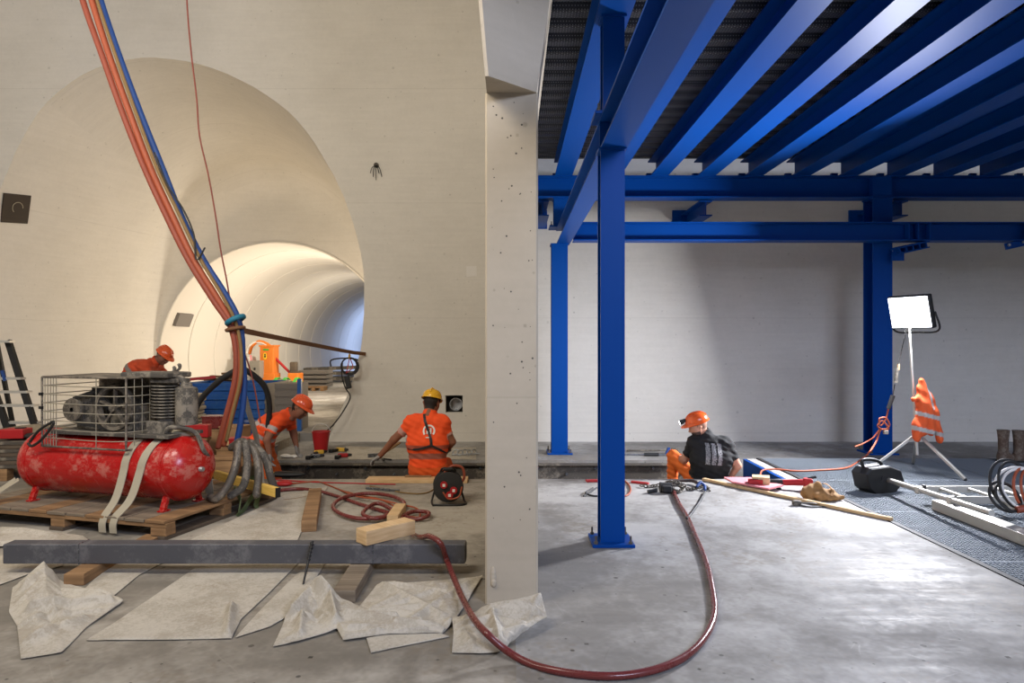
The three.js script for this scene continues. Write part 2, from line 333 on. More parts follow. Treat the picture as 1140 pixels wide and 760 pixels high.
// partition wall seen end-on, with its flared head
{
  const s = S(), x0 = -.164, x1 = .159, d0 = 4.16, c = .012;
  s.extrude([[x0, 11.95], [x0, d0 + c], [x0 + c, d0], [x1 - c, d0], [x1, d0 + c], [x1, 11.95]], 3.115 + .75, new THREE.Matrix4().makeRotationX(-Math.PI / 2).multiply(new THREE.Matrix4().makeScale(1, 1, 1)).setPosition(0, -.75, 0));
  const ring = (Y, xl, xr, dl, dr) => [V(xl, Y, -dl), V(xl + .02, Y, -(dl - .004)), V(xr - .014, Y, -(dr - .012)), V(xr, Y, -dr), V(xr, Y, -11.95), V(xl, Y, -11.95)];
  const rings = [ring(3.115, -.154, .15, 3.9, 4.15), ring(4.35, -.26, .325, 3.785, 4.265), ring(10, -.26, .325, 3.785, 4.265)];
  const tri = [], q = (a, b, d) => tri.push(a, b, d);
  for (let k = 0; k < 2; k++) for (let i = 0; i < 6; i++) { const a = rings[k][i], b = rings[k][(i + 1) % 6], e = rings[k + 1][i], f = rings[k + 1][(i + 1) % 6]; q(a, b, e); q(b, f, e); }
  for (let i = 1; i < 5; i++) q(rings[0][0], rings[0][i + 1], rings[0][i]);
  const g = new THREE.BufferGeometry(); g.setAttribute('position', new THREE.Float32BufferAttribute(tri.flatMap(v => [v.x, v.y, v.z]), 3)); g.computeVertexNormals();
  s.g.forEach(x => { const p = x.attributes.position; for (let i = 0; i < p.count; i++) { } });
  const w = struct(s.mesh('wall_partition', M.pillar));
  const h = S().add(g).mesh('wall_head', M.pillar, w);
  // form holes in the face of the partition end
  const r = rng(4), holes = S();
  for (let k = 0; k < 46; k++) { const p = V(lerp(x0 + .03, x1 - .03, r()), .5 + r() * 2.6, -(d0 - .0005)); const rr = .0025 + r() * .004; holes.add(new THREE.CircleGeometry(rr, 8), new THREE.Matrix4().makeTranslation(p.x, p.y, p.z + .0005)); }
  const hm = holes.mesh('blowhole_marks', M.joint, w); hm.userData.kind = 'stuff';
  S().ball(V(-.115, .18, -(d0 - .002)), .05, 12, V(.35, 1, .12)).ball(V(-.112, .13, -(d0 - .004)), .03, 10, V(.6, .9, .3)).mesh('plaster_blob', M.pillar, w);
}

// ---------------------------------------------------------------- blue steel frame
function iShape(h, b, tf, tw) { const y0 = -h / 2, y1 = h / 2; return [[-b / 2, y0], [b / 2, y0], [b / 2, y0 + tf], [tw / 2, y0 + tf], [tw / 2, y1 - tf], [b / 2, y1 - tf], [b / 2, y1], [-b / 2, y1], [-b / 2, y1 - tf], [-tw / 2, y1 - tf], [-tw / 2, y0 + tf], [-b / 2, y0 + tf]]; }
function iBeam(s, a, b, h, w, tf = .018, tw = .012) {     // a, b: ends of the centre line
  const z = b.clone().sub(a), len = z.length(); z.normalize(); const up = Math.abs(z.y) > .9 ? V(0, 0, 1) : V(0, 1, 0);
  const x = V(0, 0, 0).crossVectors(up, z).normalize(), y = V(0, 0, 0).crossVectors(z, x);
  return s.extrude(iShape(h, w, tf, tw), len, new THREE.Matrix4().makeBasis(x, y, z).setPosition(a));
}
const ORD = ['first', 'second', 'third', 'fourth', 'fifth', 'sixth', 'seventh', 'eighth', 'ninth', 'tenth', 'eleventh', 'twelfth'];
const D1 = 5.45, D2 = 10.7, JB = 4.17, JH = .28, JW = .27, LB = 3.12, LH = .25;
const joistG = iBeam(S(), V(0, 0, -2), V(0, 0, -10.82), JH, JW).g[0];
for (let k = 0; k < 12; k++) {
  const x = k === 0 ? .80 : .82 + .733 * k;
  const j = thing('steel_joist', `blue steel roof joist, ${ORD[k]} to the right of the concrete partition`, 'beam', V(x, JB + JH / 2, 0), 0, 'blue joists under the deck');
  const m = new THREE.Mesh(joistG, M.blue); m.name = 'section'; m.castShadow = m.receiveShadow = true; j.add(m);
  S().box(-JW / 2 + .03, JH / 2 - .2, -10.84, .1, .03, .06).mesh('clip', M.blue, j);
}
{ // lower long beam over the posts
  const b = thing('lower_beam', 'low blue beam running back over the two left posts', 'beam', V(.80, LB + LH / 2, 0));
  iBeam(S(), V(0, 0, -1.6), V(0, 0, -10.84), LH, .205).mesh('section', M.blue, b);
  S().box(.055, 0, -D1, .09, LH - .04, .012).box(-.055, 0, -D1, .09, LH - .04, .012).mesh('stiffener', M.blue, b);
}
function post(name, label, x, d, y0, y1, w, h, o = {}) {
  const p = thing(name, label, 'post', V(x, y0, -d));
  iBeam(S(), V(0, .015, 0), V(0, y1 - y0 - .015, 0), o.box ? w : h, w, .02, .014).mesh('shaft', M.blue, p);
  if (o.side) { }
  S().box(0, .0125, 0, w + .14, .025, h + .14, { bev: .004 }).mesh('base_plate', M.blue, p);
  S().box(0, y1 - y0 - .01, 0, w + .03, .02, h + .03).mesh('cap_plate', M.blue, p);
  for (const sx of [-1, 1]) for (const sz of [-1, 1]) { const b = S(), bx = sx * (w / 2 + .04), bz = sz * (h / 2 + .04); b.cyl(V(bx, .02, bz), V(bx, .085, bz), .008, .008, 8); b.cyl(V(bx, .025, bz), V(bx, .042, bz), .017, .017, 6); b.mesh('anchor_bolt', M.darkSteel, p); }
  return p;
}
post('steel_post', 'slender blue post standing on the concrete floor in front', .79, D1, 0, LB, .19, .19);
post('steel_post', 'short blue stub post on the low beam under the first joist', .80, D1, LB + LH, JB, .17, .17);
post('steel_post', 'blue post on the ledge behind the trench, nearest the partition', .74, D2, LEDGE, LB, .25, .25);
post('steel_post', 'short blue stub post on the far end of the low beam', .76, D2, LB + LH, JB - .34, .22, .22);
post('steel_post', 'tall blue post on the ledge behind the lamp tripod', 5.73, D2, LEDGE, JB - .34, .3, .3);
{ // cross beams at the back
  const u = thing('cross_beam', 'upper blue cross beam carrying the joist ends at the back', 'beam', V(0, JB - .17, -D2));
  iBeam(S(), V(.2, 0, 0), V(10.5, 0, 0), .34, .28).mesh('section', M.blue, u);
  S().box(5.73, 0, .075, .3, .3, .12).mesh('splice_plate', M.blue, u);
  const l = thing('cross_beam', 'lower blue cross beam spanning the back below the joists', 'beam', V(0, LB + .14, -(D2 - .3)));
  iBeam(S(), V(.93, 0, 0), V(10.5, 0, 0), .28, .26).mesh('section', M.blue, l);
  for (const x of [5.98, 6.12, 6.3]) S().box(x, 0, .07, .02, .25, .11).mesh('stiffener', M.blue, l);
  S().box(7.85, -.0, .14, .2, .26, .02).mesh('end_plate', M.blue, l);
  const g = S(); g.box(6.06, -.2, .0, .5, .02, .2, { rz: .22 }); g.box(6.06, -.29, .0, .5, .02, .2, { rz: .22 }); for (let k = 0; k < 5; k++) g.box(5.86 + k * .1, -.27 + k * .02, 0, .018, .1, .18, { rz: .22 }); g.box(5.88, -.36, 0, .18, .14, .02);
  g.mesh('bracket', M.blue, l);
  const g2 = S(); g2.box(7.72, -.17, .05, .5, .1, .02, { rz: .22 }); const b2 = g2.mesh('bracket', M.blue, l);
  for (const x of [7.52, 7.74, 7.84]) S().cyl(V(x, -.2 + (x - 7.52) * .2, .06), V(x, -.2 + (x - 7.52) * .2, .085), .022, .022, 6).mesh('bolt', M.zinc, b2);
  [['leftmost, half hidden by the partition', .42], ['between the second and third joists', 2.98], ['right of the tall post', 6.05]].forEach(([w, x], i) => {
    const t = thing('wall_tie_beam', `short blue tie beam fixed to the back wall, ${w}`, 'beam', V(x, 3.72, 0), 0, 'tie beams to the wall');
    iBeam(S(), V(.06, -.03, -10.7), V(.06, -.03, -11.86), .24, .2).mesh('section', M.blue, t);
    S().box(0, 0, -11.88, .38, .32, .04).mesh('wall_plate', M.blue, t);
  });
}
{ // corrugated, perforated deck
  const dk = new THREE.Group(); dk.name = 'ceiling_deck'; struct(dk); scene.add(dk); dk.position.set(0, JB + JH, 0);
  const per = .29, prof = []; const up = [[0, .075], [.035, .075], [.07, .012], [.095, 0], [.195, 0], [.22, .012], [.255, .075], [.29, .075]];
  for (let k = 0; k < 3; k++) up.forEach(([z, y], i) => { if (k === 0 || i) prof.push([k * per + z, y]); });
  const top = prof.map(([z, y]) => [z, y + .004]).reverse();
  const s = S().extrude([...prof, ...top], 9.6, new THREE.Matrix4().makeRotationY(Math.PI / 2));
  const g = s.g[0], X0 = .30;
  for (let k = 0; k < 10; k++) { const m = new THREE.Mesh(g, M.deck); m.name = k ? `deck_sheet_${String(k).padStart(3, '0')}` : 'deck_sheet'; m.position.set(X0, .001, -(2.05 + k * per * 3)); m.castShadow = m.receiveShadow = true; dk.add(m); }
  S().box(5.1, .14, -6.4, 9.6, .09, 8.72).mesh('deck_topping', M.floor, dk);
}
// grating over the pit on the right
{
  const gr = new THREE.Group(); gr.name = 'floor_grating'; struct(gr); scene.add(gr);
  const pw = 1.13, pd = 1.462, s = S();
  for (let i = 0; i <= 34; i++) s.box(i / 34 * (pw - .03) - (pw - .03) / 2, -.016, 0, .0045, .03, pd - .03);
  for (let i = 0; i <= 44; i++) s.box(0, -.008, i / 44 * (pd - .03) - (pd - .03) / 2, pw - .03, .014, .0045);
  const bars = mergeGeometries(s.g);
  const f = S(); for (const sx of [-1, 1]) f.box(sx * (pw / 2 - .008), -.016, 0, .008, .034, pd - .008); for (const sz of [-1, 1]) f.box(0, -.016, sz * (pd / 2 - .008), pw - .008, .034, .008);
  const frame = mergeGeometries(f.g);
  let n = 0;
  for (let i = 0; i < 5; i++) for (let k = 0; k < 4; k++) {
    const m = new THREE.Mesh(frame, M.galv); m.name = n ? `grating_panel_${String(n).padStart(3, '0')}` : 'grating_panel'; n++;
    const b = new THREE.Mesh(bars, M.galv); b.name = 'grating_bars'; b.userData.kind = 'stuff'; m.add(b); [m, b].forEach(o => { o.castShadow = o.receiveShadow = true; });
    m.position.set(GX + .04 + pw / 2 + i * pw, 0, -(3.5 + pd / 2 + k * pd)); gr.add(m);
  }
  S().box(GX + .022, -.03, -6.43, .05, .074, 5.85).mesh('edge_angle', M.rubber, gr);
  for (let k = 0; k < 5; k++) S().box(6.2, -.09, -(3.55 + k * pd), 5.8, .1, .06).mesh('bearer', M.darkSteel, gr);
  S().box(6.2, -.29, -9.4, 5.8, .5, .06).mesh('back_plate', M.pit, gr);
}

// ---------------------------------------------------------------- lamps
{ // LED flood panel on a tripod, right bay
  const L = V(4.94, 1.96, -8.5), n = V(-.898, -.226, .378).normalize();
  const st = thing('lamp_tripod', 'aluminium tripod stand under the bright work light on the grating', 'tripod', V(5.02, 0, -8.42));
  const hub = V(5.0, .47, -8.42), O = st.position, loc = p => p.clone().sub(O);
  S().cyl(loc(V(5.0, .2, -8.42)), loc(V(4.945, 1.78, -8.5)), .017, .014).mesh('pole', M.alu, st);
  S().cyl(loc(V(5.0, .40, -8.42)), loc(V(4.998, .56, -8.422)), .03, .03).mesh('collar', M.alu, st);
  for (const f of [V(4.5, .012, -8.55), V(5.22, .012, -7.86), V(5.24, .012, -8.92)]) { const leg = S().bar(loc(hub), loc(f), .036, .03, { bev: .004 }).mesh('leg', M.alu, st); S().ball(loc(f), .02, 8).mesh('foot', M.rubber, leg); }
  const lp = thing('work_light', 'bright rectangular LED work light on top of the tripod', 'lamp', L);
  const q = new THREE.Quaternion().setFromUnitVectors(V(0, 0, 1), n); // local +z faces the light's way
  const up = V(0, 1, 0), z = n, x = V(0, 0, 0).crossVectors(up, z).normalize(), y = V(0, 0, 0).crossVectors(z, x);
  const m = new THREE.Matrix4().makeBasis(x, y, z);
  S().box(0, 0, -.05, .56, .42, .07, { bev: .015 }).move(m).mesh('housing', M.black, lp);
  S().box(0, 0, -.01, .52, .38, .012).move(m).mesh('lamp_glass', M.lampGlow, lp);
  S().tube([V(-.3, -.02, -.06), V(-.3, -.24, -.08), V(0, -.27, -.08), V(.3, -.24, -.08), V(.3, -.02, -.06)], .012).move(m).mesh('yoke', M.black, lp);
  areaLight(LIGHT.floodColor, LIGHT.flood, .5, .36, L.clone().addScaledVector(n, .012), L.clone().addScaledVector(n, 2));
}
function unseenFlood(label, pos, target, w, h, intensity, color, glow) {  // floods out of view: two light the left bay, one is added fill
  const t = thing('unseen_flood_light', label, 'lamp', pos);
  const z = target.clone().sub(pos).normalize(), x = V(0, 0, 0).crossVectors(V(0, 1, 0), z).normalize(), y = V(0, 0, 0).crossVectors(z, x), m = new THREE.Matrix4().makeBasis(x, y, z);
  S().box(0, 0, -.08, w + .1, h + .1, .12, { bev: .02 }).move(m).mesh('housing', M.greyBox, t);
  S().box(0, 0, -.012, w, h, .01).move(m).mesh('lamp_glass', glow, t);
  S().bar(V(0, .1, .1), V(0, 10 - pos.y, .1), .06, .06).mesh('hanger', M.zinc, t);
  areaLight(color, intensity, w, h, pos.clone().addScaledVector(z, .012), target);
}
unseenFlood('large unseen flood light above the view, far left, lighting the left wall and floor', V(-7.0, 5.3, -2.2), V(-5.6, 3.0, -11.5), 2.4, 1.5, LIGHT.hall * .7, LIGHT.hallColor, M.warmGlow);
unseenFlood('large unseen flood light above the view, nearer the partition, lighting the left bay', V(-2.7, 5.3, -2.2), V(-2.4, 3.0, -11.5), 2.4, 1.5, LIGHT.hall, LIGHT.hallColor, M.warmGlow);
unseenFlood('added cool fill light out of view on the right behind the viewer', V(5.5, 6.0, 4.8), V(5, .8, -10), 5.2, 1.6, LIGHT.rightFill, LIGHT.rightFillColor, M.coolGlow);  // added to brighten the right bay
function unseenFloorLamp(name, label, pos, target, w, h, intensity, color, glow) {  // lamps hidden from view, placed to light the mouth and the lining
  const t = thing(name, label, 'lamp', V(pos.x, 0, pos.z));
  const z = target.clone().sub(pos).normalize(), x = V(0, 0, 0).crossVectors(V(0, 1, 0), z).normalize(), y = V(0, 0, 0).crossVectors(z, x), m = new THREE.Matrix4().makeBasis(x, y, z).setPosition(0, pos.y, 0);
  S().box(0, 0, -.07, w + .06, h + .06, .1, { bev: .02 }).move(m).mesh('housing', M.black, t);
  S().box(0, 0, -.012, w, h, .01).move(m).mesh('lamp_glass', glow, t);
  S().cyl(V(0, .4, 0), V(0, pos.y - h / 2, 0), .02).mesh('pole', M.alu, t);
  for (let k = 0; k < 3; k++) { const a = k * 2.094 + .4; S().bar(V(0, .6, 0), V(.45 * Math.cos(a), .015, .45 * Math.sin(a)), .03, .03).mesh('leg', M.alu, t); }
  areaLight(color, intensity, w, h, pos.clone().addScaledVector(z, .012), target);
}
unseenFloorLamp('unseen_mouth_lamp', 'unseen warm lamp behind the right edge of the tunnel mouth, lighting its left side', V(-3.05, .95, -15.5), V(-7, 4.6, -14), .6, .45, LIGHT.mouth, LIGHT.mouthColor, M.warmGlow);
unseenFloorLamp('unseen_tunnel_lamp', 'unseen lamp inside the lined tunnel behind the right edge, lighting its left wall', V(-3.75, 1.9, -18.4), V(-8.2, 2.4, -19.5), .6, .45, LIGHT.tunnel, LIGHT.tunnelColor, M.warmGlow);
unseenFloorLamp('unseen_tunnel_lamp', 'second unseen lamp deeper inside the lined tunnel, lighting its left wall', V(-4.75, 1.9, -24.5), V(-8.4, 2.6, -25.5), .6, .45, LIGHT.tunnel * .36, LIGHT.tunnelColor, M.warmGlow);
unseenFloorLamp('unseen_far_lamp', 'unseen cool lamp far down the lined tunnel, lighting its bluish end', V(-4.4, 2.0, -36), V(-8.5, 1.6, -37.5), .6, .45, LIGHT.far, LIGHT.farColor, M.coolGlow);

// ---------------------------------------------------------------- people: distance field, meshed as one continuous surface
function surfaceNets(f, lo, hi, cell) {
  const nx = Math.ceil((hi.x - lo.x) / cell) + 1, ny = Math.ceil((hi.y - lo.y) / cell) + 1, nz = Math.ceil((hi.z - lo.z) / cell) + 1;
  const val = new Float32Array(nx * ny * nz), id = new Int32Array(nx * ny * nz).fill(-1), I = (x, y, z) => x + nx * (y + ny * z), p = V(0, 0, 0);
  for (let z = 0; z < nz; z++) for (let y = 0; y < ny; y++) for (let x = 0; x < nx; x++) val[I(x, y, z)] = f(p.set(lo.x + x * cell, lo.y + y * cell, lo.z + z * cell));
  const P = [], idx = [], C = [[0, 0, 0], [1, 0, 0], [0, 1, 0], [1, 1, 0], [0, 0, 1], [1, 0, 1], [0, 1, 1], [1, 1, 1]], E = [[0, 1], [2, 3], [4, 5], [6, 7], [0, 2], [1, 3], [4, 6], [5, 7], [0, 4], [1, 5], [2, 6], [3, 7]];
  for (let z = 0; z < nz - 1; z++) for (let y = 0; y < ny - 1; y++) for (let x = 0; x < nx - 1; x++) {
    const v = C.map(c => val[I(x + c[0], y + c[1], z + c[2])]); let k = 0, sx = 0, sy = 0, sz = 0;
    if (v.every(a => a > 0) || v.every(a => a <= 0)) continue;
    for (const [a, b] of E) if ((v[a] > 0) !== (v[b] > 0)) { const t = v[a] / (v[a] - v[b]); sx += lerp(C[a][0], C[b][0], t); sy += lerp(C[a][1], C[b][1], t); sz += lerp(C[a][2], C[b][2], t); k++; }
    id[I(x, y, z)] = P.length / 3; P.push(lo.x + (x + sx / k) * cell, lo.y + (y + sy / k) * cell, lo.z + (z + sz / k) * cell);
  }
  const quad = (a, b, c, d, flip) => { if (a < 0 || b < 0 || c < 0 || d < 0) return; flip ? idx.push(a, c, b, a, d, c) : idx.push(a, b, c, a, c, d); };
  for (let z = 1; z < nz - 1; z++) for (let y = 1; y < ny - 1; y++) for (let x = 1; x < nx - 1; x++) {
    const s = val[I(x, y, z)] > 0;
    if (s !== (val[I(x + 1, y, z)] > 0)) quad(id[I(x, y - 1, z - 1)], id[I(x, y, z - 1)], id[I(x, y, z)], id[I(x, y - 1, z)], s);
    if (s !== (val[I(x, y + 1, z)] > 0)) quad(id[I(x - 1, y, z - 1)], id[I(x - 1, y, z)], id[I(x, y, z)], id[I(x, y, z - 1)], s);
    if (s !== (val[I(x, y, z + 1)] > 0)) quad(id[I(x - 1, y - 1, z)], id[I(x, y - 1, z)], id[I(x, y, z)], id[I(x - 1, y, z)], s);
  }
  const g = new THREE.BufferGeometry(); g.setAttribute('position', new THREE.Float32BufferAttribute(P, 3)); g.setIndex(idx); g.computeVertexNormals(); return g;
}
const smin = (a, b, k) => { const h = Math.max(k - Math.abs(a - b), 0) / k; return Math.min(a, b) - h * h * k * .25; };
function segD(p, b) {     // distance to a tapered capsule; remembers the place along the bone
  const ax = p.x - b.a.x, ay = p.y - b.a.y, az = p.z - b.a.z, bx = b.v.x, by = b.v.y, bz = b.v.z;
  const t = clamp((ax * bx + ay * by + az * bz) / b.l2, 0, 1); b.t = t;
  const x = ax - bx * t, y = ay - by * t, z = az - bz * t; return Math.sqrt(x * x + y * y + z * z) - (b.ra + (b.rb - b.ra) * t);
}
const bone = (a, b, ra, rb, cover, k = .035) => ({ a, v: b.clone().sub(a), l2: Math.max(1e-8, b.clone().sub(a).lengthSq()), ra, rb, cover, k, t: 0 });
function field(bones) { return p => { let d = 9; for (const b of bones) { const e = segD(p, b); d = d > 8 ? e : (e - d > .12 ? d : smin(d, e, b.k)); } return d; }; }
function bounds(bones, pad) { const lo = V(9e9, 9e9, 9e9), hi = V(-9e9, -9e9, -9e9); for (const b of bones) for (const q of [b.a, b.a.clone().add(b.v)]) { const r = Math.max(b.ra, b.rb) + pad; lo.min(q.clone().addScalar(-r)); hi.max(q.clone().addScalar(r)); } return [lo, hi]; }
function basis(face, up) { const z = face.clone().normalize(), x = V(0, 0, 0).crossVectors(up, z).normalize(), y = V(0, 0, 0).crossVectors(z, x); return new THREE.Matrix4().makeBasis(x, y, z); }
// a hand: palm, four unequal bent fingers, thumb from the side of the palm. wrist -> dir, palm normal, thumb side
function handBones(wrist, dir, palmN, thumbSide, curl = .7, s = 1) {
  const f = dir.clone().normalize(), n = palmN.clone().addScaledVector(f, -palmN.dot(f)).normalize(), t = thumbSide.clone().addScaledVector(f, -thumbSide.dot(f)).addScaledVector(n, -thumbSide.dot(n)).normalize(), B = [];
  const P = (a, b, c) => wrist.clone().addScaledVector(f, a * s).addScaledVector(t, b * s).addScaledVector(n, c * s);
  for (const k of [-.032, -.011, .011, .030]) B.push(bone(P(.0, k * .55, 0), P(.085, k, 0), .016 * s, .0135 * s, 'glove', .02));
  [[.030, .075], [.011, .085], [-.011, .078], [-.031, .06]].forEach(([o, L]) => {
    let a = P(.088, o, 0), ang = .15, prev = a; const seg = [.45, .32, .23];
    seg.forEach((q, i) => { ang += curl * [.55, .7, .5][i]; const nx = prev.clone().addScaledVector(f, Math.cos(ang) * L * q * s).addScaledVector(n, Math.sin(ang) * L * q * s).addScaledVector(t, o * .12 * s); B.push(bone(prev, nx, (.0105 - i * .001) * s, (.0095 - i * .001) * s, 'glove', .006)); prev = nx; });
  });
  const b0 = P(.025, .028, .004), b1 = P(.055, .056, .016), b2 = P(.085, .062, .028);
  B.push(bone(b0, b1, .015 * s, .012 * s, 'glove', .012)); B.push(bone(b1, b2, .0115 * s, .0095 * s, 'glove', .006));
  return B;
}
function headGeometry(c, face, up, skin, hair, beard) {
  const B = [], L = (x, y, z) => V(x, y, z);
  const add = (a, b, ra, rb, k = .02) => B.push(bone(a, b, ra, rb, 'skin', k));
  add(L(0, .035, -.03), L(0, .035, .02), .085, .082, .03); add(L(-.028, .0, .03), L(.028, .0, .03), .062, .062, .03);
  add(L(-.03, -.075, .035), L(.03, -.075, .035), .03, .03, .04); add(L(0, -.09, .065), L(0, -.082, .06), .022, .022, .03);          // jaw, chin
  add(L(-.04, -.04, .02), L(.04, -.04, .02), .04, .04, .04);
  add(L(0, .012, .092), L(0, -.024, .108), .010, .016, .018); add(L(-.014, -.028, .094), L(.014, -.028, .094), .01, .01, .012);      // nose
  add(L(-.035, .026, .08), L(.035, .026, .08), .012, .012, .014);                                                                     // brow
  add(L(-.02, -.052, .087), L(.02, -.052, .087), .009, .009, .01); add(L(-.017, -.066, .086), L(.017, -.066, .086), .009, .009, .01);  // lips
  for (const s of [-1, 1]) { add(L(s * .079, .015, -.005), L(s * .088, .012, -.015), .014, .017, .008); add(L(s * .08, -.02, -.003), L(s * .083, -.005, -.008), .009, .012, .008); add(L(s * .045, -.015, .065), L(s * .045, -.012, .06), .02, .02, .02); }
  add(L(0, -.06, -.03), L(0, -.15, -.045), .056, .06, .04);
  const fd = field(B), sock = [L(-.032, .006, .093), L(.032, .006, .093)];
  const f = p => { let d = fd(p); for (const q of sock) d = Math.max(d, -(p.distanceTo(q) - .013)); return d; };
  const g = surfaceNets(f, L(-.125, -.17, -.15), L(.125, .145, .145), .0055);
  const P = g.attributes.position, col = new Float32Array(P.count * 3);
  for (let i = 0; i < P.count; i++) {
    const x = P.getX(i), y = P.getY(i), z = P.getZ(i); let c = skin;
    if (y > .06 || (z < -.005 && y > -.035 && Math.abs(x) < .076) || (z < -.05 && y > -.07)) c = hair;
    else if (beard && z > .0 && y < -.03 && (y < -.045 || Math.abs(x) > .03)) c = beard;
    if (z > .07 && y > .022 && y < .034 && Math.abs(x) > .012 && Math.abs(x) < .055) c = hair;
    if (z > .08 && Math.abs(y + .059) < .004 && Math.abs(x) < .024) c = [.25, .09, .08];
    col.set(c, i * 3);
  }
  g.setAttribute('color', new THREE.BufferAttribute(col, 3));
  const eyes = sock.map(q => S().ball(q.clone().add(L(0, 0, -.013)), .0125, 10));
  const m = basis(face, up).setPosition(c); g.applyMatrix4(m); eyes.forEach(e => e.move(m));
  return { g, eyes, m };
}
function march(f, p, dir, max = .8) { const q = p.clone(); let s = 0; for (let i = 0; i < 80 && s < max; i++) { const d = f(q); if (d < .0008) break; s += d * .8; q.addScaledVector(dir, d * .8); } return q; }
function printPatch(f, c, right, up, dir, w, h, tex, name, parent, n = 14) {      // printed patch lying on the cloth
  const P = [], UV = [], idx = [];
  for (let j = 0; j <= n; j++) for (let i = 0; i <= n; i++) { const o = c.clone().addScaledVector(right, (i / n - .5) * w).addScaledVector(up, (j / n - .5) * h).addScaledVector(dir, -.35); const q = march(f, o, dir).addScaledVector(dir, -.021); P.push(q.x, q.y, q.z); UV.push(i / n, j / n); }
  for (let j = 0; j < n; j++) for (let i = 0; i < n; i++) { const a = j * (n + 1) + i; idx.push(a, a + 1, a + n + 1, a + 1, a + n + 2, a + n + 1); }
  const g = new THREE.BufferGeometry(); g.setAttribute('position', new THREE.Float32BufferAttribute(P, 3)); g.setAttribute('uv', new THREE.Float32BufferAttribute(UV, 2)); g.setIndex(idx); g.computeVertexNormals();
  const m = new THREE.Mesh(g, new THREE.MeshStandardMaterial({ map: tex, transparent: true, alphaTest: .5, roughness: .8, side: THREE.DoubleSide })); m.name = name; m.receiveShadow = true; parent.add(m); return m;
}
const vcol = (c) => { const k = new THREE.Color(c); return [k.r, k.g, k.b]; };
const bodyMat = mat({ vertexColors: true, roughness: .75 }), clothMat = mat({ vertexColors: true, roughness: .85, bumpMap: feltBump, bumpScale: .003 });
const eyeMat = mat({ color: 0x2a1d16, roughness: .25 });
function person(o) {
  const t = thing('person', o.label, 'person', o.origin);
  const body = o.bones, hands = o.hands ?? [], f = field(body), [lo, hi] = bounds(body, .03);
  const loc = new THREE.Matrix4().makeTranslation(-o.origin.x, -o.origin.y, -o.origin.z);
  const bg = surfaceNets(f, lo, hi, .0115), BP = bg.attributes.position, BN = bg.attributes.normal;
  const cover = new Array(BP.count), col = new Float32Array(BP.count * 3), p = V(0, 0, 0), skin = vcol(o.skin ?? 0xa8755a);
  for (let i = 0; i < BP.count; i++) {
    p.fromBufferAttribute(BP, i); let best = 9, w = null; for (const b of body) { const d = segD(p, b); if (d < best) { best = d; w = typeof b.cover === 'function' ? b.cover(b.t, p) : b.cover; } }
    cover[i] = w; col.set(skin, i * 3);
  }
  bg.setAttribute('color', new THREE.BufferAttribute(col, 3));
  const parts = [bg], gloveCol = vcol(o.glove ?? 0x8c8a86), nonIdx = g => { const q = g.toNonIndexed(); return q; };
  for (const h of hands) { const [a, b] = bounds(h, .012), hg = surfaceNets(field(h), a, b, .005), c = new Float32Array(hg.attributes.position.count * 3); for (let i = 0; i < c.length; i += 3) c.set(gloveCol, i); hg.setAttribute('color', new THREE.BufferAttribute(c, 3)); parts.push(hg); }
  const head = headGeometry(o.head.c, o.head.face, o.head.up, skin, vcol(o.hair ?? 0x2a211b), o.beard ? vcol(o.beard) : null); parts.push(head.g);
  const g = mergeGeometries(parts.map(nonIdx)); g.applyMatrix4(loc); planarUV(g);
  const m = new THREE.Mesh(g, bodyMat); m.name = 'body'; m.castShadow = m.receiveShadow = true; t.add(m);
  head.eyes.forEach(e => e.move(loc).mesh('eye', eyeMat, t));
  // garments: shells a few millimetres off the body
  for (const kind of Object.keys(o.cloth)) {
    const spec = o.cloth[kind], P = [], C = [], ix = bg.index, rem = new Map(), idx = [];
    const vid = i => { if (!rem.has(i)) { rem.set(i, P.length / 3); p.fromBufferAttribute(BP, i); const c = spec.color(p.clone()); const off = spec.off ?? .008; const wr = .004 * Math.sin(p.x * 61 + p.y * 23) * Math.sin(p.y * 47 - p.z * 31) + .003 * Math.sin(p.y * 95 + p.x * 40); P.push(p.x + BN.getX(i) * (off + wr), p.y + BN.getY(i) * (off + wr), p.z + BN.getZ(i) * (off + wr)); C.push(...c); } return rem.get(i); };
    for (let i = 0; i < ix.count; i += 3) { const a = ix.getX(i), b = ix.getX(i + 1), c = ix.getX(i + 2); if (cover[a] === kind || cover[b] === kind || cover[c] === kind) { const n = (cover[a] === kind) + (cover[b] === kind) + (cover[c] === kind); if (n >= 2) idx.push(vid(a), vid(b), vid(c)); } }
    const cg = new THREE.BufferGeometry(); cg.setAttribute('position', new THREE.Float32BufferAttribute(P, 3)); cg.setAttribute('color', new THREE.Float32BufferAttribute(C, 3)); cg.setIndex(idx); cg.computeVertexNormals();
    const q = cg.toNonIndexed(); q.applyMatrix4(loc); planarUV(q);
    const cm = new THREE.Mesh(q, clothMat); cm.name = kind; cm.castShadow = cm.receiveShadow = true; t.add(cm); if (spec.label) cm.userData.label = spec.label;
  }
  // hard hat
  const hm = mat({ color: o.helmet, roughness: .45, roughnessMap: smudge }), tilt = new THREE.Matrix4().copy(head.m).premultiply(loc).multiply(new THREE.Matrix4().makeTranslation(0, .069, -.006));
  const shell = S(); const prof = []; for (let k = 0; k <= 12; k++) { const a = k / 12 * Math.PI / 2; prof.push([.122 * Math.cos(a) ** .82, .108 * Math.sin(a)]); }
  shell.lathe(prof, V(0, 0, 0), V(0, 1, 0), 36).move(new THREE.Matrix4().makeScale(.94, 1, 1.14)).move(tilt);
  const hat = shell.mesh('hard_hat', hm, t, o.hatLabel);
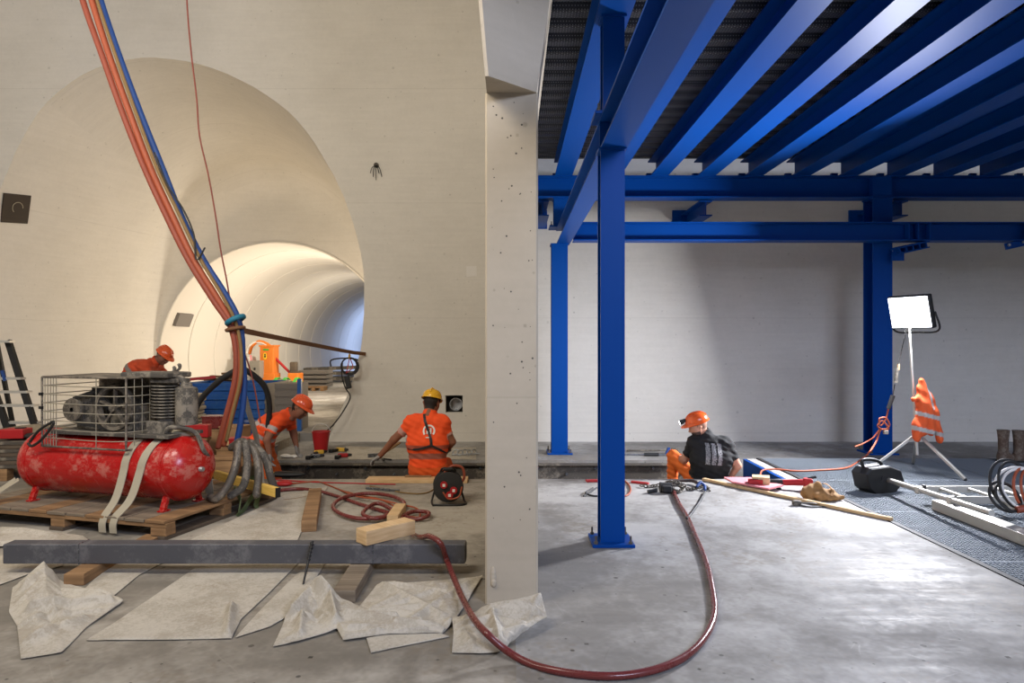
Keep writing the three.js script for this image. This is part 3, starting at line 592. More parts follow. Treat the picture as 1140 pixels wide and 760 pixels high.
  const br = S(); { const P = [], idx = [], n = 40; for (let i = 0; i <= n; i++) { const a = i / n * Math.PI * 2, fz = Math.max(0, Math.cos(a)); const r0 = .118, r1 = .133 + .045 * fz ** 3; for (const [r, y] of [[r0, .012], [r1, -.008 - .012 * fz ** 2], [r1, -.013 - .012 * fz ** 2], [r0, .004]]) P.push(Math.sin(a) * r * .94, y, Math.cos(a) * r * 1.12); } for (let i = 0; i < n; i++) for (let k = 0; k < 4; k++) { const a = i * 4 + k, b = i * 4 + (k + 1) % 4; idx.push(a, a + 4, b, b, a + 4, b + 4); } const g2 = new THREE.BufferGeometry(); g2.setAttribute('position', new THREE.Float32BufferAttribute(P, 3)); g2.setIndex(idx); br.add(toCreasedNormals(g2, .6)); }
  br.move(tilt).mesh('brim', hm, hat);
  S().tube([V(0, .06, .118), V(0, .1, .07), V(0, .112, 0), V(0, .1, -.07), V(0, .055, -.122)], .011, { n: 20 }).move(tilt).mesh('ridge', hm, hat);
  S().ribbon([V(.1, 0, 0), V(.085, -.06, .03), V(.03, -.155, .05), V(-.03, -.155, .05), V(-.085, -.06, .03), V(-.1, 0, 0)], .012, .003, { n: 20 }).move(tilt).mesh('chin_strap', M.black, hat);
  return { t, f, loc, tilt, hat };
}
function torso(hL, hR, sL, sR, neck, head, o = {}) {
  const mid = (a, b, t = .5) => a.clone().lerp(b, t), H = mid(hL, hR), C = mid(sL, sR), sp = C.clone().sub(H), r = o.r ?? 1;
  const top = H.clone().addScaledVector(sp, .97), wst = (t) => t < (o.waist ?? .16) ? 'trousers' : 'shirt', B = [];
  const bk = o.back ?? V(0, 0, 0);            // bulge of a rounded back
  B.push(bone(hL, hR, .112 * r, .112 * r, 'trousers', .05));
  const mL = mid(hL, sL, .55).add(bk), mR = mid(hR, sR, .55).add(bk), cM = mid(H, C, .6).add(bk);
  const inL = mid(sL, sR, .17), inR = mid(sL, sR, .83);
  B.push(bone(mid(hL, hR, .12), mid(mL, mR, .12), .1 * r, .105 * r, wst, .06), bone(mid(hL, hR, .88), mid(mL, mR, .88), .1 * r, .105 * r, wst, .06), bone(H, cM, .115 * r, .125 * r, wst, .06));
  B.push(bone(mid(mL, mR, .12), inL, .108 * r, .09 * r, 'shirt', .06), bone(mid(mL, mR, .88), inR, .108 * r, .09 * r, 'shirt', .06), bone(cM, top, .125 * r, .095 * r, 'shirt', .06));
  B.push(bone(sL, sR, .072 * r, .072 * r, 'shirt', .05));
  B.push(bone(C, neck, .08, .066, 'shirt', .05), bone(neck, head, .06, .058, 'skin', .03));
  return B;
}
function leg(h, k, a, toe) { return [bone(h, k, .092, .068, 'trousers', .05), bone(k, a, .066, .05, t => t > .82 ? 'boots' : 'trousers', .03), bone(a, toe, .052, .038, 'boots', .03), bone(a.clone().add(V(0, -.03, 0)), a.clone().lerp(toe, -.25).add(V(0, -.02, 0)), .045, .04, 'boots', .03)]; }
function arm(s, e, w, sleeve = .62) { return [bone(s, e, .062, .046, t => t < sleeve ? 'shirt' : 'skin', .04), bone(e, w, .045, .03, sleeve > 1 ? (t => t < .9 ? 'shirt' : 'skin') : 'skin', .02)]; }
const HI = vcol(0xf0521c), BAND = vcol(0xb0a7a0), TROU = vcol(0xd4561a), BLK = vcol(0x141414), BOOT = vcol(0x3a3029);

{ // yellow helmet, back to us on the trench edge
  const hL = V(-1.1, .105, -8.02), hR = V(-.87, .105, -8.02), sL = V(-1.185, .655, -7.98), sR = V(-.795, .655, -7.98), neck = V(-.965, .755, -8.0), hd = V(-.952, .865, -8.04);
  const eL = V(-1.385, .45, -8.02), wL = V(-1.575, .235, -8.12), eR = V(-.705, .42, -8.02), wR = V(-.80, .27, -8.24);
  const bones = [...torso(hL, hR, sL, sR, neck, hd, { back: V(0, 0, .03) }), ...leg(V(-1.09, .09, -8.08), V(-1.14, .08, -8.5), V(-1.13, -.4, -8.55), V(-1.15, -.49, -8.75)), ...leg(V(-.88, .09, -8.08), V(-.82, .08, -8.5), V(-.83, -.4, -8.55), V(-.81, -.49, -8.75)), ...arm(sL.clone().add(V(.02, 0, 0)), eL, wL), ...arm(sR.clone().add(V(-.02, 0, 0)), eR, wR)];
  const shirt = p => {
    if (p.x > -1.25 && p.x < -.735 && p.y < .62) { if (p.y > .355 && p.y < .41) return vcol(0xa04a35); if (p.y > .245 && p.y < .315) return vcol(0x9c5a4a); }
    const al = p.clone().sub(sL).dot(eL.clone().sub(sL)) / eL.distanceToSquared(sL); if (p.x < -1.21 && al > .38 && al < .6) return vcol(0xb08a80);
    const ar = p.clone().sub(sR).dot(eR.clone().sub(sR)) / eR.distanceToSquared(sR); if (p.x > -.76 && ar > .5 && ar < .75) return vcol(0xb08a80);
    return HI;
  };
  const a = person({ label: 'worker in orange shirt and yellow helmet sitting on the trench edge, back turned', origin: V(-.98, 0, -8.0), bones, hands: [handBones(wL, V(-.75, -.45, -.2), V(.2, -1, 0), V(.2, 0, -1), .55), handBones(wR, V(-.35, -.3, -1), V(-.4, -1, 0), V(-1, .2, 0), .9)], head: { c: hd.clone().add(V(.0, .0, -.01)), face: V(.1, -.3, -1), up: V(.1, 1, -.1) }, skin: 0x84553e, hair: 0x1d1713, helmet: 0xd9a526, hatLabel: 'yellow hard hat', cloth: { shirt: { color: shirt, off: .01, label: 'orange hi-vis shirt with dull bands' }, trousers: { color: () => TROU }, boots: { color: () => BOOT } } });
  // printed roundel and shoulder strap
  const cv = document.createElement('canvas'); cv.width = cv.height = 128; const c = cv.getContext('2d'); c.clearRect(0, 0, 128, 128); c.strokeStyle = '#e8e2dc'; c.lineWidth = 15; c.beginPath(); c.arc(64, 58, 46, Math.PI * .78, Math.PI * 2.22); c.stroke();
  c.fillStyle = '#e8e2dc'; c.fillRect(43, 34, 12, 50); c.fillRect(73, 34, 12, 50); c.fillRect(43, 34, 22, 10); c.fillRect(62, 56, 16, 8); c.fillRect(38, 108, 30, 9);
  const tx = new THREE.CanvasTexture(cv); tx.colorSpace = THREE.SRGBColorSpace;
  const pp = printPatch(a.f, V(-.955, .565, -7.9), V(1, 0, 0), V(0, 1, 0), V(0, 0, -1), .17, .17, tx, 'printed_roundel', a.t); pp.geometry.applyMatrix4(a.loc);
  const on = (x, y) => march(a.f, V(x, y, -7.5), V(0, 0, -1)).add(V(0, 0, .02)).applyMatrix4(a.loc);
  S().ribbon([on(-1.02, .76), on(-1.0, .68), on(-.965, .58), on(-.93, .47), on(-.925, .41)], .03, .005, { side: V(1, 0, 0) }).ribbon([on(-1.2, .365), on(-1.1, .36), on(-1.0, .385), on(-.925, .41)], .024, .005, { side: V(0, 1, 0) }).ribbon([on(-.925, .41), on(-.85, .37), on(-.78, .325), on(-.74, .28)], .024, .005, { side: V(0, 1, 0) }).mesh('harness_strap', M.black, a.t);
}
{ // bending worker standing in the trench on the left
  const hL = V(-3.2, .28, -8.83), hR = V(-3.22, .28, -8.57), sL = V(-2.9, .61, -8.88), sR = V(-2.93, .61, -8.52), neck = V(-2.83, .685, -8.7), hd = V(-2.70, .74, -8.68);
  const eR = V(-3.03, .385, -8.44), wR = V(-3.0, .2, -8.45), eL = V(-2.86, .38, -8.95), wL = V(-2.81, .235, -8.9);
  const bones = [...torso(hL, hR, sL, sR, neck, hd, { back: V(-.05, .06, 0), waist: .2 }), ...leg(V(-3.2, .26, -8.82), V(-3.06, -.12, -8.86), V(-3.12, -.46, -8.86), V(-2.95, -.515, -8.87)), ...leg(V(-3.22, .26, -8.58), V(-3.06, -.12, -8.52), V(-3.14, -.46, -8.53), V(-2.96, -.515, -8.52)), ...arm(sL, eL, wL), ...arm(sR, eR, wR)];
  const ax = V(.3, .36, 0).normalize(), H = V(-3.21, .28, -8.7);
  const shirt = p => { const s = p.clone().sub(H).dot(ax); if (p.z > -8.47 || p.z < -8.93) { const al = p.clone().sub(sR).dot(eR.clone().sub(sR)) / eR.distanceToSquared(sR); return al > .3 && al < .52 ? BAND : HI; } if (s > .13 && s < .18) return BAND; if (s > .235 && s < .285) return BAND; return HI; };
  const a = person({ label: 'worker in orange shirt and orange helmet bending forward in the trench on the left', origin: V(-3.14, -.55, -8.7), bones, hands: [handBones(wR, V(.12, -1, .02), V(1, 0, -.2), V(.5, 0, -1), .5), handBones(wL, V(.2, -1, 0), V(1, 0, .2), V(.5, 0, 1), .5)], head: { c: hd, face: V(1, -.62, .12), up: V(.55, 1, 0) }, skin: 0x8a5b44, hair: 0x1b1613, helmet: 0xd0522a, hatLabel: 'orange hard hat', cloth: { shirt: { color: shirt, off: .01, label: 'orange hi-vis shirt with silver bands' }, trousers: { color: p => p.y > .33 ? vcol(0x4a4038) : vcol(0xb8521a) }, boots: { color: () => BOOT } } });
  S().box(-3.12, .36, -8.54, .1, .12, .05, { bev: .01, rz: -.6 }).box(-3.17, .31, -8.49, .06, .09, .05, { bev: .01 }).move(a.loc).mesh('tool_belt', M.black, a.t);
}
{ // black T-shirt, headlamp, right of the partition
  const hL = V(2.22, -.08, -8.18), hR = V(2.47, -.08, -8.16), sL = V(2.165, .40, -8.12), sR = V(2.545, .375, -8.1), neck = V(2.295, .50, -8.12), hd = V(2.215, .585, -8.13);
  const eL = V(2.09, .18, -8.25), wL = V(2.05, .15, -8.48), eR = V(2.665, .135, -8.06), wR = V(2.60, -.04, -8.16);
  const bones = [...torso(hL, hR, sL, sR, neck, hd, { back: V(.01, .03, .05), r: 1.0 }), ...leg(V(2.22, -.08, -8.22), V(1.99, .19, -8.42), V(2.0, -.4, -8.55), V(1.93, -.49, -8.74)), ...leg(V(2.46, -.08, -8.22), V(2.45, -.02, -8.62), V(2.45, -.43, -8.72), V(2.44, -.5, -8.9)), ...arm(sL, eL, wL, .72), ...arm(sR, eR, wR, .72)];
  const a = person({ label: 'worker in black T-shirt with headlamp on orange helmet, seated in the trench', origin: V(2.35, -.55, -8.2), bones, hands: [handBones(wL, V(-.1, -.3, -1), V(0, -1, .2), V(1, 0, 0), .6), handBones(wR, V(-.3, -1, -.2), V(-1, 0, 0), V(0, 0, -1), .5)], glove: 0xb98268, head: { c: hd, face: V(-1, -.32, -.12), up: V(-.32, 1, .1) }, skin: 0xc48d72, hair: 0x9a7460, beard: 0x4a3a33, helmet: 0xdb5a22, hatLabel: 'orange hard hat with headlamp', cloth: { shirt: { color: () => BLK, off: .012, label: 'black T-shirt' }, trousers: { color: () => vcol(0xe06a20), label: 'orange work trousers' }, boots: { color: () => BOOT } } });
  const cv = document.createElement('canvas'); cv.width = 128; cv.height = 128; const c = cv.getContext('2d'), r = rng(8); c.clearRect(0, 0, 128, 128);
  for (let k = 0; k < 3; k++) for (let y = 4; y < 124; y += 3) { const x0 = 6 + k * 42 + ((y < 14) ? -4 : 0), L = 24 + r() * 10; for (let x = 0; x < L; x += 3) { const v = 95 + r() * 75 | 0; c.fillStyle = `rgb(${v},${v},${v})`; if (r() > .1) c.fillRect(x0 + x, y, 3, 2.6); } }
  const tx = new THREE.CanvasTexture(cv); tx.colorSpace = THREE.SRGBColorSpace; tx.magFilter = THREE.LinearFilter;
  const pp = printPatch(a.f, V(2.355, .285, -8.0), V(.98, -.06, .0), V(.06, 1, 0), V(0, 0, -1), .215, .265, tx, 'shirt_print', a.t); pp.geometry.applyMatrix4(a.loc);
  const L = S(); L.cyl(V(0, .045, .15), V(0, .04, .195), .026, .03, 14); L.box(0, .05, .14, .05, .035, .04, { bev: .006 }); L.move(a.tilt).mesh('headlamp', M.black, a.hat);
  S().cyl(V(0, .0395, .196), V(0, .0392, .2), .026, .026, 14).move(a.tilt).mesh('headlamp_lens', M.lampGlow, a.hat);
  const B = thing('wooden_crate', 'low wooden crate the black-shirted worker sits on in the trench', 'crate', V(2.35, -.55, -8.18));
  for (let k = 0; k < 3; k++) S().box(0, .06 + k * .12, .17, .6, .1, .02).mesh('plank', M.wood, B); for (let k = 0; k < 4; k++) S().box(-.225 + k * .15, .345, 0, .14, .02, .34).mesh('plank', M.wood, B); for (const s of [-1, 1]) S().box(s * .28, .17, 0, .03, .32, .32).mesh('side_board', M.wood, B);
}
{ // far worker leaning beside the compressor
  const hL = V(-5.95, .96, -10.72), hR = V(-5.95, .96, -10.46), sL = V(-5.62, 1.22, -10.8), sR = V(-5.62, 1.22, -10.42), neck = V(-5.52, 1.3, -10.6), hd = V(-5.42, 1.36, -10.6);
  const eL = V(-5.45, .98, -10.86), wL = V(-5.27, 1.12, -10.72), eR = V(-5.47, .98, -10.36), wR = V(-5.26, 1.08, -10.48);
  const bones = [...torso(hL, hR, sL, sR, neck, hd, { back: V(-.04, .06, 0), waist: .02 }), ...leg(hL, V(-5.88, .5, -10.74), V(-5.95, .1, -10.74), V(-5.78, .045, -10.76)), ...leg(hR, V(-5.88, .5, -10.44), V(-5.95, .1, -10.44), V(-5.78, .045, -10.42)), ...arm(sL, eL, wL, 2), ...arm(sR, eR, wR, 2)];
  person({ label: 'worker in orange jacket and helmet leaning over behind the air compressor', origin: V(-5.9, 0, -10.6), bones, hands: [handBones(wL, V(.6, .6, .2), V(-1, .3, 0), V(0, .3, 1), .6), handBones(wR, V(.6, .6, -.1), V(-1, .3, 0), V(0, .3, -1), .6)], head: { c: hd, face: V(1, -.75, .35), up: V(.6, 1, .1) }, skin: 0x7a5140, hair: 0x1b1613, helmet: 0xc9532a, hatLabel: 'orange hard hat', cloth: { shirt: { color: p => { const s = p.clone().sub(V(-5.95, .96, -10.6)).dot(V(.78, .62, 0)); return (s > .2 && s < .26) ? vcol(0x77736c) : vcol(0xb8421c); }, off: .014, label: 'orange work jacket with grey band' }, trousers: { color: () => vcol(0xa8491c) }, boots: { color: () => BOOT } } });
}

// ---------------------------------------------------------------- compressor on its timber pallet
const PAL = { x: -2.78, z: -5.48, turn: -.2765 };
const palM = new THREE.Matrix4().makeRotationY(PAL.turn).setPosition(PAL.x, 0, PAL.z);
const pw = (x, y, z) => V(x, y, z).applyMatrix4(palM);          // pallet coordinates -> world
{
  const p = thing('timber_pallet', 'long weathered timber pallet carrying the red air compressor', 'pallet', V(PAL.x, 0, PAL.z), PAL.turn);
  const n = 11, w = 2.25 / n, r = rng(3);
  for (let k = 0; k < n; k++) S().box(-w * (k + .5), .145 + (r() - .5) * .004, -.74, w - .012, .024, 1.5 - r() * .02, { bev: .004 }).mesh('board', k % 3 ? M.woodGrey : M.wood, p);
  for (const z of [-.05, -.74, -1.43]) S().box(-1.12, .116, z, 2.25, .034, .1, { bev: .004 }).mesh('stringer', M.wood, p);
  for (const z of [-.06, -.74, -1.42]) for (const x of [-.08, -1.12, -2.16]) S().box(x, .065, z, .15, .07, .11, { bev: .004 }).mesh('block', M.wood, p);
  for (const x of [-.08, -1.12, -2.16]) S().box(x, .015, -.74, .15, .03, 1.5, { bev: .003 }).mesh('skid', M.woodDark, p);
}
{
  const T = .157, c = thing('air_compressor', 'dusty red air compressor with wire-guarded motor strapped to a pallet', 'compressor', pw(-.975, T, -.46), PAL.turn);
  const tz = 0, ty = .345, R = .285, Lh = .765;
  const prof = []; for (let k = 0; k <= 8; k++) { const a = -Math.PI / 2 + k / 8 * Math.PI / 2; prof.push([R * Math.cos(a), -Lh + .2 * Math.sin(a)]); } prof.push([R, -Lh + .01], [R + .006, -Lh + .012], [R + .006, -Lh + .04], [R, -Lh + .042], [R, Lh - .042], [R + .006, Lh - .04], [R + .006, Lh - .012], [R, Lh - .01]);
  for (let k = 0; k <= 8; k++) { const a = k / 8 * Math.PI / 2; prof.push([R * Math.cos(a), Lh + .2 * Math.sin(a)]); }
  const tank = S().lathe(prof, V(0, ty, tz), V(1, 0, 0), 48).mesh('tank', M.tank, c);
  S().cyl(V(Lh + .185, ty + .0, .05), V(Lh + .225, ty, .05), .026, .02).mesh('drain_plug', M.zinc, tank);
  S().torus(V(Lh + .125, ty + .15, -.02), .05, .005, V(1, .6, 0)).mesh('inspection_ring', M.tank, tank);
  for (const x of [-.72, .72]) for (const z of [-1, 1]) S().bar(V(x, 0.002, z * .22), V(x, .13, z * .17), .05, .03).bar(V(x, .008, z * .25), V(x, .008, z * .16), .06, .012).mesh('leg', M.tank, c);
  S().box(.12, ty + R + .0, 0, 1.3, .03, .42, { bev: .004 }).mesh('platform', M.grime, c);
  // wire guard
  const x0 = -.5, x1 = .42, y0 = .52, y1 = 1.13, z0 = -.3, z1 = .3, gd = S(), fr = .009;
  for (const x of [x0, x1]) for (const z of [z0, z1]) gd.cyl(V(x, y0, z), V(x, y1, z), fr, fr, 8);
  for (const y of [y0, y1]) { for (const z of [z0, z1]) gd.cyl(V(x0, y, z), V(x1, y, z), fr, fr, 8); for (const x of [x0, x1]) gd.cyl(V(x, y, z0), V(x, y, z1), fr, fr, 8); }
  const guard = gd.mesh('wire_guard', M.darkSteel, c);
  for (let k = 1; k < 8; k++) { const y = lerp(y0, y1, k / 8); S().tube([V(x0, y, z1), V(x1, y, z1), V(x1, y, z0)], .0045, { n: 24, seg: 5 }).mesh('wire', M.wire, guard); S().tube([V(x0, y, z1), V(x0, y, z0)], .0045, { n: 4, seg: 5 }).mesh('wire', M.wire, guard); }
  for (let k = 1; k < 6; k++) S().cyl(V(lerp(x0, x0 + .16, k / 5), y0, z1), V(lerp(x0, x0 + .16, k / 5), y1, z1), .004, .004, 5).mesh('wire', M.wire, guard);
  for (let k = 1; k < 7; k++) S().cyl(V(x1, y0, lerp(z0, z1, k / 7)), V(x1, y1, lerp(z0, z1, k / 7)), .004, .004, 5).mesh('wire', M.wire, guard);
  for (const x of [.1]) S().cyl(V(x, y0, z1), V(x, y1, z1), .0045, .0045, 5).mesh('wire', M.wire, guard);
  S().box((x0 + x1) / 2, y1 + .004, 0, x1 - x0, .006, .6).mesh('top_sheet', M.darkSteel, guard);
  S().box((x0 + x1) / 2, .83, z0 + .006, x1 - x0, .58, .004).mesh('back_sheet', M.grime, guard);
  for (const y of [.98, .86]) S().box(x0, y, z1 + .01, .03, .025, .025).mesh('catch', M.black, guard);
  // motor, flywheel, belt
  S().cyl(V(-.26, .83, -.2), V(-.26, .83, .06), .15, .15, 28).box(-.26, .7, -.07, .26, .1, .24).box(-.2, .98, -.07, .16, .1, .14, { bev: .01 }).mesh('motor', M.grime, c);
  for (let k = 0; k < 9; k++) S().torus(V(-.26, .83, -.18 + k * .026), .152, .006, V(0, 0, 1), 24).mesh('cooling_fin', M.grime, c);
  S().lathe([[.02, 0], [.1, 0], [.105, .012], [.09, .02], [.105, .028], [.1, .04], [.02, .04]], V(-.33, .83, .12), V(0, 0, 1), 28).mesh('pulley', M.darkSteel, c);
  const fw = S().lathe([[.17, 0], [.2, 0], [.205, .02], [.19, .03], [.205, .04], [.2, .06], [.17, .06], [.17, 0]], V(.13, .86, .1), V(0, 0, 1), 40).mesh('flywheel', M.darkSteel, c);
  S().cyl(V(.13, .86, .09), V(.13, .86, .17), .035, .035).mesh('hub', M.darkSteel, fw);
  for (let k = 0; k < 5; k++) { const a = k / 5 * 6.283 + .3; S().bar(V(.13 + .03 * Math.cos(a), .86 + .03 * Math.sin(a), .13), V(.13 + .175 * Math.cos(a), .86 + .175 * Math.sin(a), .13), .03, .02).mesh('spoke', M.darkSteel, fw); }
  S().bar(V(-.33, .93, .14), V(.13, 1.06, .14), .012, .03).bar(V(-.33, .73, .14), V(.13, .66, .14), .012, .03).mesh('drive_belt', M.rubber, c);
  S().box(.13, .72, -.06, .3, .3, .22, { bev: .02 }).mesh('crankcase', M.grime, c);
  // cylinder with fins, air filter
  S().cyl(V(.56, .63, .0), V(.56, 1.02, .0), .085, .08, 20).box(.55, .68, 0, .22, .14, .24, { bev: .02 }).mesh('cylinder', M.grime, c);
  for (let k = 0; k < 11; k++) S().lathe([[.07, 0], [.125, 0], [.125, .01], [.07, .01]], V(.56, .78 + k * .027, 0), V(0, 1, 0), 24).mesh('cylinder_fin', M.grime, c);
  S().box(.45, 1.15, 0, .5, .05, .3, { bev: .015 }).box(.6, 1.1, 0, .26, .04, .2, { bev: .01 }).mesh('cylinder_head', M.grime, c);
  S().lathe([[.02, 0], [.088, .0], [.092, .02], [.092, .3], [.085, .32], [.05, .33], [.045, .36], [0, .36]], V(.79, .72, .02), V(0, 1, 0), 28).mesh('air_filter', M.grime, c);
  S().tube([V(.65, 1.08, .02), V(.72, 1.12, .02), V(.79, 1.06, .02)], .03).mesh('intake_pipe', M.grime, c);
  S().tube([V(.62, .62, .1), V(.7, .7, .12), V(.9, .66, .05), V(.95, .5, 0), V(.92, .42, -.1)], .02).mesh('outlet_pipe', M.grime, c);
  S().ball(V(.72, .64, -.02), .09, 14, V(1.4, .55, 1)).mesh('rag', M.strap, c);
  S().tube([V(-.6, .56, .33), V(-.5, .66, .33), V(-.34, .74, .32), V(-.44, .6, .34), V(-.58, .52, .335), V(-.62, .54, .33)], .012, { n: 40 }).mesh('lead', M.black, c);
  // lashing straps
  const straps = [['beige lashing strap over the tank, next to the wire guard', .42, .36], ['beige lashing strap over the tank, nearest its right end', .66, .47]];
  straps.forEach(([l, xt, xb], i) => {
    const t = thing('lashing_strap', l, 'strap', c.position.clone(), PAL.turn, 'straps over the tank'), P = [];
    P.push(V(xb, .0, .46)); P.push(V(lerp(xb, xt, .3), .12, .37));
    for (let k = 0; k <= 10; k++) { const a = .0 + k / 10 * Math.PI * .92; P.push(V(lerp(xb, xt, .45 + .55 * k / 10) + .06 * k / 10, ty + (R + .008) * Math.sin(a), (R + .008) * Math.cos(a))); }
    P.push(V(xt + .05, .1, -.36), V(xt, .005, -.42));
    S().ribbon(P, .078, .007, { n: 80, side: V(1, .0, 0) }).mesh('webbing', M.strap, t);
    S().ribbon([V(xb, .005, .455), V(xb - .005, -.06, .478), V(xb - .005, -.13, .474)], .07, .007, { side: V(1, 0, 0) }).mesh('tail', M.strap, t);
  });
  const ls = thing('lashing_strap', 'folded beige strap at the left end of the red tank', 'strap', c.position.clone(), PAL.turn, 'straps over the tank');
  S().ribbon([V(-.86, .2, .26), V(-.98, .08, .36), V(-1.06, .004, .42), V(-1.08, -.06, .478), V(-1.07, -.16, .474)], .06, .006, { side: V(1, 0, .2) }).ribbon([V(-.82, .2, .26), V(-.92, .1, .36), V(-.98, .004, .43), V(-.99, -.06, .482), V(-.99, -.15, .478)], .06, .006, { side: V(1, 0, .2) }).mesh('webbing', M.strap, ls);
  // grey hoses slumped behind the right end of the tank
  [[[1.16, .5, -.36], [1.17, .3, -.3], [1.14, .12, -.22], [1.08, .03, -.16], [.98, .03, -.2]], [[1.2, .5, -.4], [1.22, .3, -.4], [1.2, .1, -.36], [1.12, .03, -.3]], [[1.0, .44, -.46], [1.12, .5, -.46], [1.25, .42, -.46], [1.31, .2, -.44], [1.32, .03, -.4]], [[1.18, .48, -.52], [1.3, .36, -.54], [1.36, .15, -.56], [1.38, .03, -.6]]].forEach((P, i) => {
    const h = thing('slack_hose', ['grey hose slumped against the right end of the red tank, pale dust on it', 'grey hose slumped beside the red tank, looped over the pallet end', 'grey hose arching highest beside the red tank', 'grey hose drooping farthest from the red tank'][i], 'hose', c.position.clone(), PAL.turn, 'grey hoses by the tank');
    S().tube(P.map(q => V(q[0] - .13, q[1] + .012, q[2])), .036, { n: 40 }).mesh('hose', i % 2 ? M.grime : M.darkSteel, h);
  });
}
{ // green sling and yellow batten on the pallet end
  const g = thing('lifting_sling', 'green lifting sling draped over the end of the timber pallet', 'sling', pw(0, .16, -1.1), PAL.turn), pts = a => a.map(q => V(...q));
  S().ribbon(pts([[-.16, .02, .0], [-.05, .09, .06], [.06, .06, .02], [.03, -.08, .12], [.02, -.14, .18], [.06, -.13, .28], [.05, -.02, .25], [-.04, .05, .2], [-.12, .03, .12]]), .07, .007, { n: 70, side: V(.3, 1, .3) }).ribbon(pts([[-.12, .015, -.1], [0, .1, -.06], [.07, .02, .0], [.05, -.12, .02], [.06, -.14, .0]]), .07, .007, { n: 40, side: V(0, .2, 1) }).ribbon(pts([[-.2, .06, -.1], [-.08, .11, -.13], [.0, .1, -.05], [-.1, .07, .02], [-.2, .06, -.06]]), .05, .006, { n: 40, side: V(0, 1, 0) }).mesh('webbing', M.greenSling, g);
  const b = thing('batten', 'yellow wooden batten lying across the pallet end and the green sling', 'batten', V(0, 0, 0));
  S().bar(fl(240, 528, .27), fl(309, 548, .24), .045, .085, { bev: .003 }).mesh('wood', M.batten, b); { const e = fl(309, 548, .24), a = fl(240, 528, .27), d = e.clone().sub(a).normalize(); S().bar(e, e.clone().addScaledVector(d, .012), .046, .086).mesh('end_cap', M.black, b); }
}
